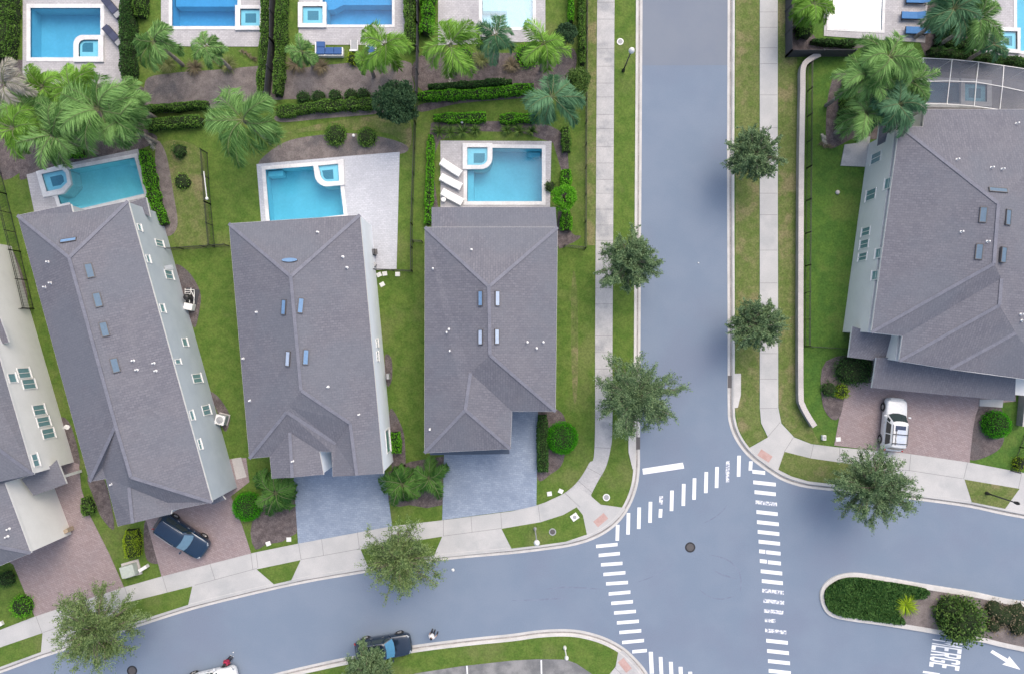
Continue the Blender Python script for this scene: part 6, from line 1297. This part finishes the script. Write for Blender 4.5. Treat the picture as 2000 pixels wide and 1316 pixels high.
    if sunroof: b = MB(); b.box((-.10 * hl, 0, zt + .058), (0.46, wt * 1.25, .014)); b.build('sunroof', M['sky_n'], root, bevel=.005, **k)
    b = MB(); b.box((0.975 * hl, 0, 0.55), (0.06, hw * .8, 0.16)); b.build('grille', M['black'], root, **k)
    b = MB(); b.box((-1.0 * hl, 0, 0.68), (0.03, 0.42, 0.14)); b.build('number_plate', M['white'], root, **k)
    b = MB(); b.bar((.42 * hl, .42, 1.05), (.43 * hl, -.12, 1.07), .025, .015); b.bar((.43 * hl, -.1, 1.06), (.38 * hl, -.55, 1.08), .025, .015); b.build('wiper', M['black'], root, **k)
    return root
M['car_blue'] = plain('blue_car_paint', (0.010, 0.033, 0.07), 0.22, 0.3, 0.6, 1.0); M['car_black'] = plain('black_car_paint', (0.010, 0.022, 0.042), 0.2, 0.2, 0.6, 1.0); M['car_white'] = plain('white_car_paint', (0.64, 0.66, 0.67), 0.3, 0.0, 0.5, 1.0)
M['pgrey'] = plain('pale_roof_panel', (0.50, 0.56, 0.66), 0.3, 0, 0.5)
M['tyre'] = plain('tyre', (0.02, 0.02, 0.02), 0.85); M['alloy'] = plain('alloy', (0.5, 0.5, 0.5), 0.35, 0.8); M['lens'] = plain('lamp_lens', (0.30, 0.33, 0.36), 0.15, 0.2, 0.5); M['redl'] = plain('tail_lens', (0.35, 0.02, 0.02), 0.2)
M['sky_n'] = plain('dark_blue_glass', (0.02, 0.035, 0.075), 0.05, 0, 0.9); M['cglass'] = plain('car_glass', (0.03, 0.045, 0.045), 0.06, 0, 0.9); M['wglass'] = plain('windscreen_glass', (0.14, 0.25, 0.34), 0.12, 0, 0.9); M['bglass'] = plain('blue_sunshade_glass', (0.05, 0.20, 0.34), 0.15, 0, 0.9)
q = P(364, 1041); make_car('parked_car', 'dark blue car parked on the pink driveway with its tail under the roof edge', (q.x, q.y, 0.13), R(-34), 'car_blue', 4.8, 1.92, 1.66, 'alloy', glass='cglass', ws='wglass')
q = P(1736.5, 826); make_car('parked_car', 'white car with roof bars and sunroof parked on the pink driveway', (q.x, q.y, 0.135), R(84.5), 'car_white', 4.45, 1.86, 1.72, 'black', rack=True, sunroof=True, glass='cglass')
q = P(752, 1257); make_car('parked_car', 'black car with a bright blue windscreen parked at the kerb at the bottom', (q.x, q.y, 0.02), R(9), 'car_black', 4.75, 1.9, 1.62, 'black', glass='cglass', ws='bglass')
q = P(418, 1322); make_car('parked_car', 'white car cut off by the bottom edge near the person in red', (q.x, q.y, 0.02), R(13), 'car_white', 4.6, 1.85, 1.55, 'grey', glass='cglass')
# ------------------------------------------------------------------ people
def person(px, py, face, label, top, trouser, shoe, hair, top_sleeve=0.8, bag=None, arm_l=(0.24, 0.06, 0.80), arm_r=(-0.24, 0.06, 0.80)):
    c = P(px, py, 0.0); root = thing('person', label, 'person', (c.x, c.y, 0.004), face); k = dict(local=True)
    me = bpy.data.meshes.new('body'); J = {}; vs = []; es = []; rs = []
    def v(n, p, r): J[n] = len(vs); vs.append(p); rs.append(r); return J[n]
    v('pelvis', (0, 0, 0.93), 0.14); v('waist', (0, 0, 1.08), 0.125); v('chest', (0, 0.01, 1.28), 0.15); v('neck0', (0, 0, 1.43), 0.075); v('neck', (0, 0.01, 1.50), 0.052); v('head0', (0, 0.02, 1.57), 0.082); v('head1', (0, 0.02, 1.65), 0.092); v('head2', (0, 0.01, 1.71), 0.065); v('nose', (0, 0.115, 1.60), 0.016)
    es += [(0, 1), (1, 2), (2, 3), (3, 4), (4, 5), (5, 6), (6, 7), (5, 8)]
    for s in (-1, 1):
        a = arm_r if s < 0 else arm_l
        v('sh%d' % s, (s * .17, 0, 1.38), 0.062); es.append((2, J['sh%d' % s])); el_ = (s * .235, -0.03, 1.10); v('el%d' % s, el_, 0.042); wr = (a[0], a[1], a[2] + .08); v('wr%d' % s, wr, 0.028); v('pm%d' % s, a, 0.034)
        es += [(J['sh%d' % s], J['el%d' % s]), (J['el%d' % s], J['wr%d' % s]), (J['wr%d' % s], J['pm%d' % s])]
        for f in range(4):
            y0 = -0.028 + f * .019; ln = (.07, .078, .073, .058)[f]; i = v('f', (a[0], a[1] + y0, a[2] - .045), .0095); j = v('f', (a[0] - s * .008, a[1] + y0 + .01, a[2] - .045 - ln), .0085); es += [(J['pm%d' % s], i), (i, j)]
        i = v('t', (a[0] - s * .02, a[1] + .045, a[2] - .01), .011); j = v('t', (a[0] - s * .025, a[1] + .06, a[2] - .045), .009); es += [(J['pm%d' % s], i), (i, j)]
        v('hip%d' % s, (s * .09, 0, .88), .10); v('kn%d' % s, (s * .10, .01 * s, .50), .062); v('an%d' % s, (s * .105, -.02, .09), .042); v('toe%d' % s, (s * .12, .13, .045), .036)
        es += [(0, J['hip%d' % s]), (J['hip%d' % s], J['kn%d' % s]), (J['kn%d' % s], J['an%d' % s]), (J['an%d' % s], J['toe%d' % s])]
    me.from_pydata(vs, es, []); o = bpy.data.objects.new('body', me); link(o, root); me.materials.append(M['skin'])
    sk = o.modifiers.new('skin', 'SKIN'); sk.use_smooth_shade = True
    for i, r in enumerate(rs): me.skin_vertices[0].data[i].radius = (r, r)
    me.skin_vertices[0].data[0].use_root = True; s_ = o.modifiers.new('sub', 'SUBSURF'); s_.levels = 1; s_.render_levels = 1
    def cloth(nm, prof, mat, scl=(1, .75)):
        b = MB(); N = 16; vs = [(r * math.cos(2 * math.pi * i / N) + x0, r * scl[1] * math.sin(2 * math.pi * i / N) + y0, z) for r, z, x0, y0 in prof for i in range(N)]; L = len(prof)
        b.add(vs, [(i * N + q, i * N + (q + 1) % N, (i + 1) * N + (q + 1) % N, (i + 1) * N + q) for i in range(L - 1) for q in range(N)]); return b.build(nm, M[mat], root, smooth_=True, **k)
    cloth('shirt', [(.18, .88, 0, 0), (.18, 1.0, 0, 0), (.165, 1.1, 0, 0), (.20, 1.27, 0, .01), (.225, 1.38, 0, 0), (.13, 1.455, 0, 0), (.075, 1.475, 0, 0)], top)
    for s in (-1, 1):
        b = MB(); b.tube([(s * .16, 0, 1.395), (s * .215, -.02, 1.22), (s * .236, -.03, 1.10 if top_sleeve > .5 else 1.2)], [.082, .07, .062], 12); b.build('sleeve', M[top], root, smooth_=True, **k)
        b = MB(); b.tube([(s * .085, 0, .93), (s * .10, .01 * s, .5), (s * .105, -.02, .12)], [.125, .085, .07], 12); b.build('trouser_leg', M[trouser], root, smooth_=True, **k)
        b = MB(); b.lathe((s * .115, .05, .0), [(.055, 0), (.06, .04), (.05, .09), (.03, .11)], 12); b.v = [(x, .05 + (y - .05) * 2.3, z) for x, y, z in b.v]; b.build('shoe', M[shoe], root, smooth_=True, **k)
        b = MB(); b.lathe((s * .034, .095, 1.63), [(.003, -.01), (.011, 0), (.003, .01)], 8); b.build('eye', M['black'], root, **k)
        b = MB(); b.lathe((s * .095, .01, 1.60), [(.008, -.03), (.02, 0), (.01, .03)], 8); b.build('ear', M['skin'], root, **k)
    b = MB(); b.box((0, .106, 1.553), (.045, .012, .01)); b.build('mouth', M['lips'], root, **k)
    b = MB(); b.lathe((0, -.012, 1.60), [(.098, -.06), (.108, .0), (.108, .06), (.095, .11), (.06, .145), (.01, .16)], 18); b.v = [(x, y if y < .05 else .05 + (y - .05) * .55, z) for x, y, z in b.v]; b.build('hair', M[hair], root, smooth_=True, **k)
    return root
M['skin'] = plain('skin', (0.45, 0.28, 0.20), 0.6); M['lips'] = plain('lips', (0.35, 0.13, 0.12), 0.6); M['hair'] = plain('dark_hair', (0.015, 0.012, 0.012), 0.6); M['red'] = plain('red_cloth', (0.34, 0.015, 0.06), 0.8); M['shirt'] = plain('white_cloth', (0.78, 0.78, 0.78), 0.8); M['trou'] = plain('dark_cloth', (0.03, 0.03, 0.04), 0.8)
person(453, 1281, R(150), 'person in a red top and white shoes standing beside the white car', 'red', 'trou', 'white', 'hair')
person(846.5, 1231, R(-20), 'person in a white shirt and dark trousers holding a small dark bag', 'shirt', 'trou', 'black', 'hair', arm_l=(.36, .12, .86))
a = R(-20); c = P(846.5, 1231); hx, hy = .36, .15; b = MB(); b.box((c.x + hx * math.cos(a) - hy * math.sin(a), c.y + hx * math.sin(a) + hy * math.cos(a), .60), (.12, .26, .28), a); b.tube([(c.x + hx * math.cos(a) - (hy - .08) * math.sin(a), c.y + hx * math.sin(a) + (hy - .08) * math.cos(a), .73), (c.x + hx * math.cos(a) - hy * math.sin(a), c.y + hx * math.sin(a) + hy * math.cos(a), .84), (c.x + hx * math.cos(a) - (hy + .08) * math.sin(a), c.y + hx * math.sin(a) + (hy + .08) * math.cos(a), .73)], .012, 6); tag(b.build('hand_bag', M['black'], bevel=0.0), 'small dark bag in the hand of the person in white', 'bag')
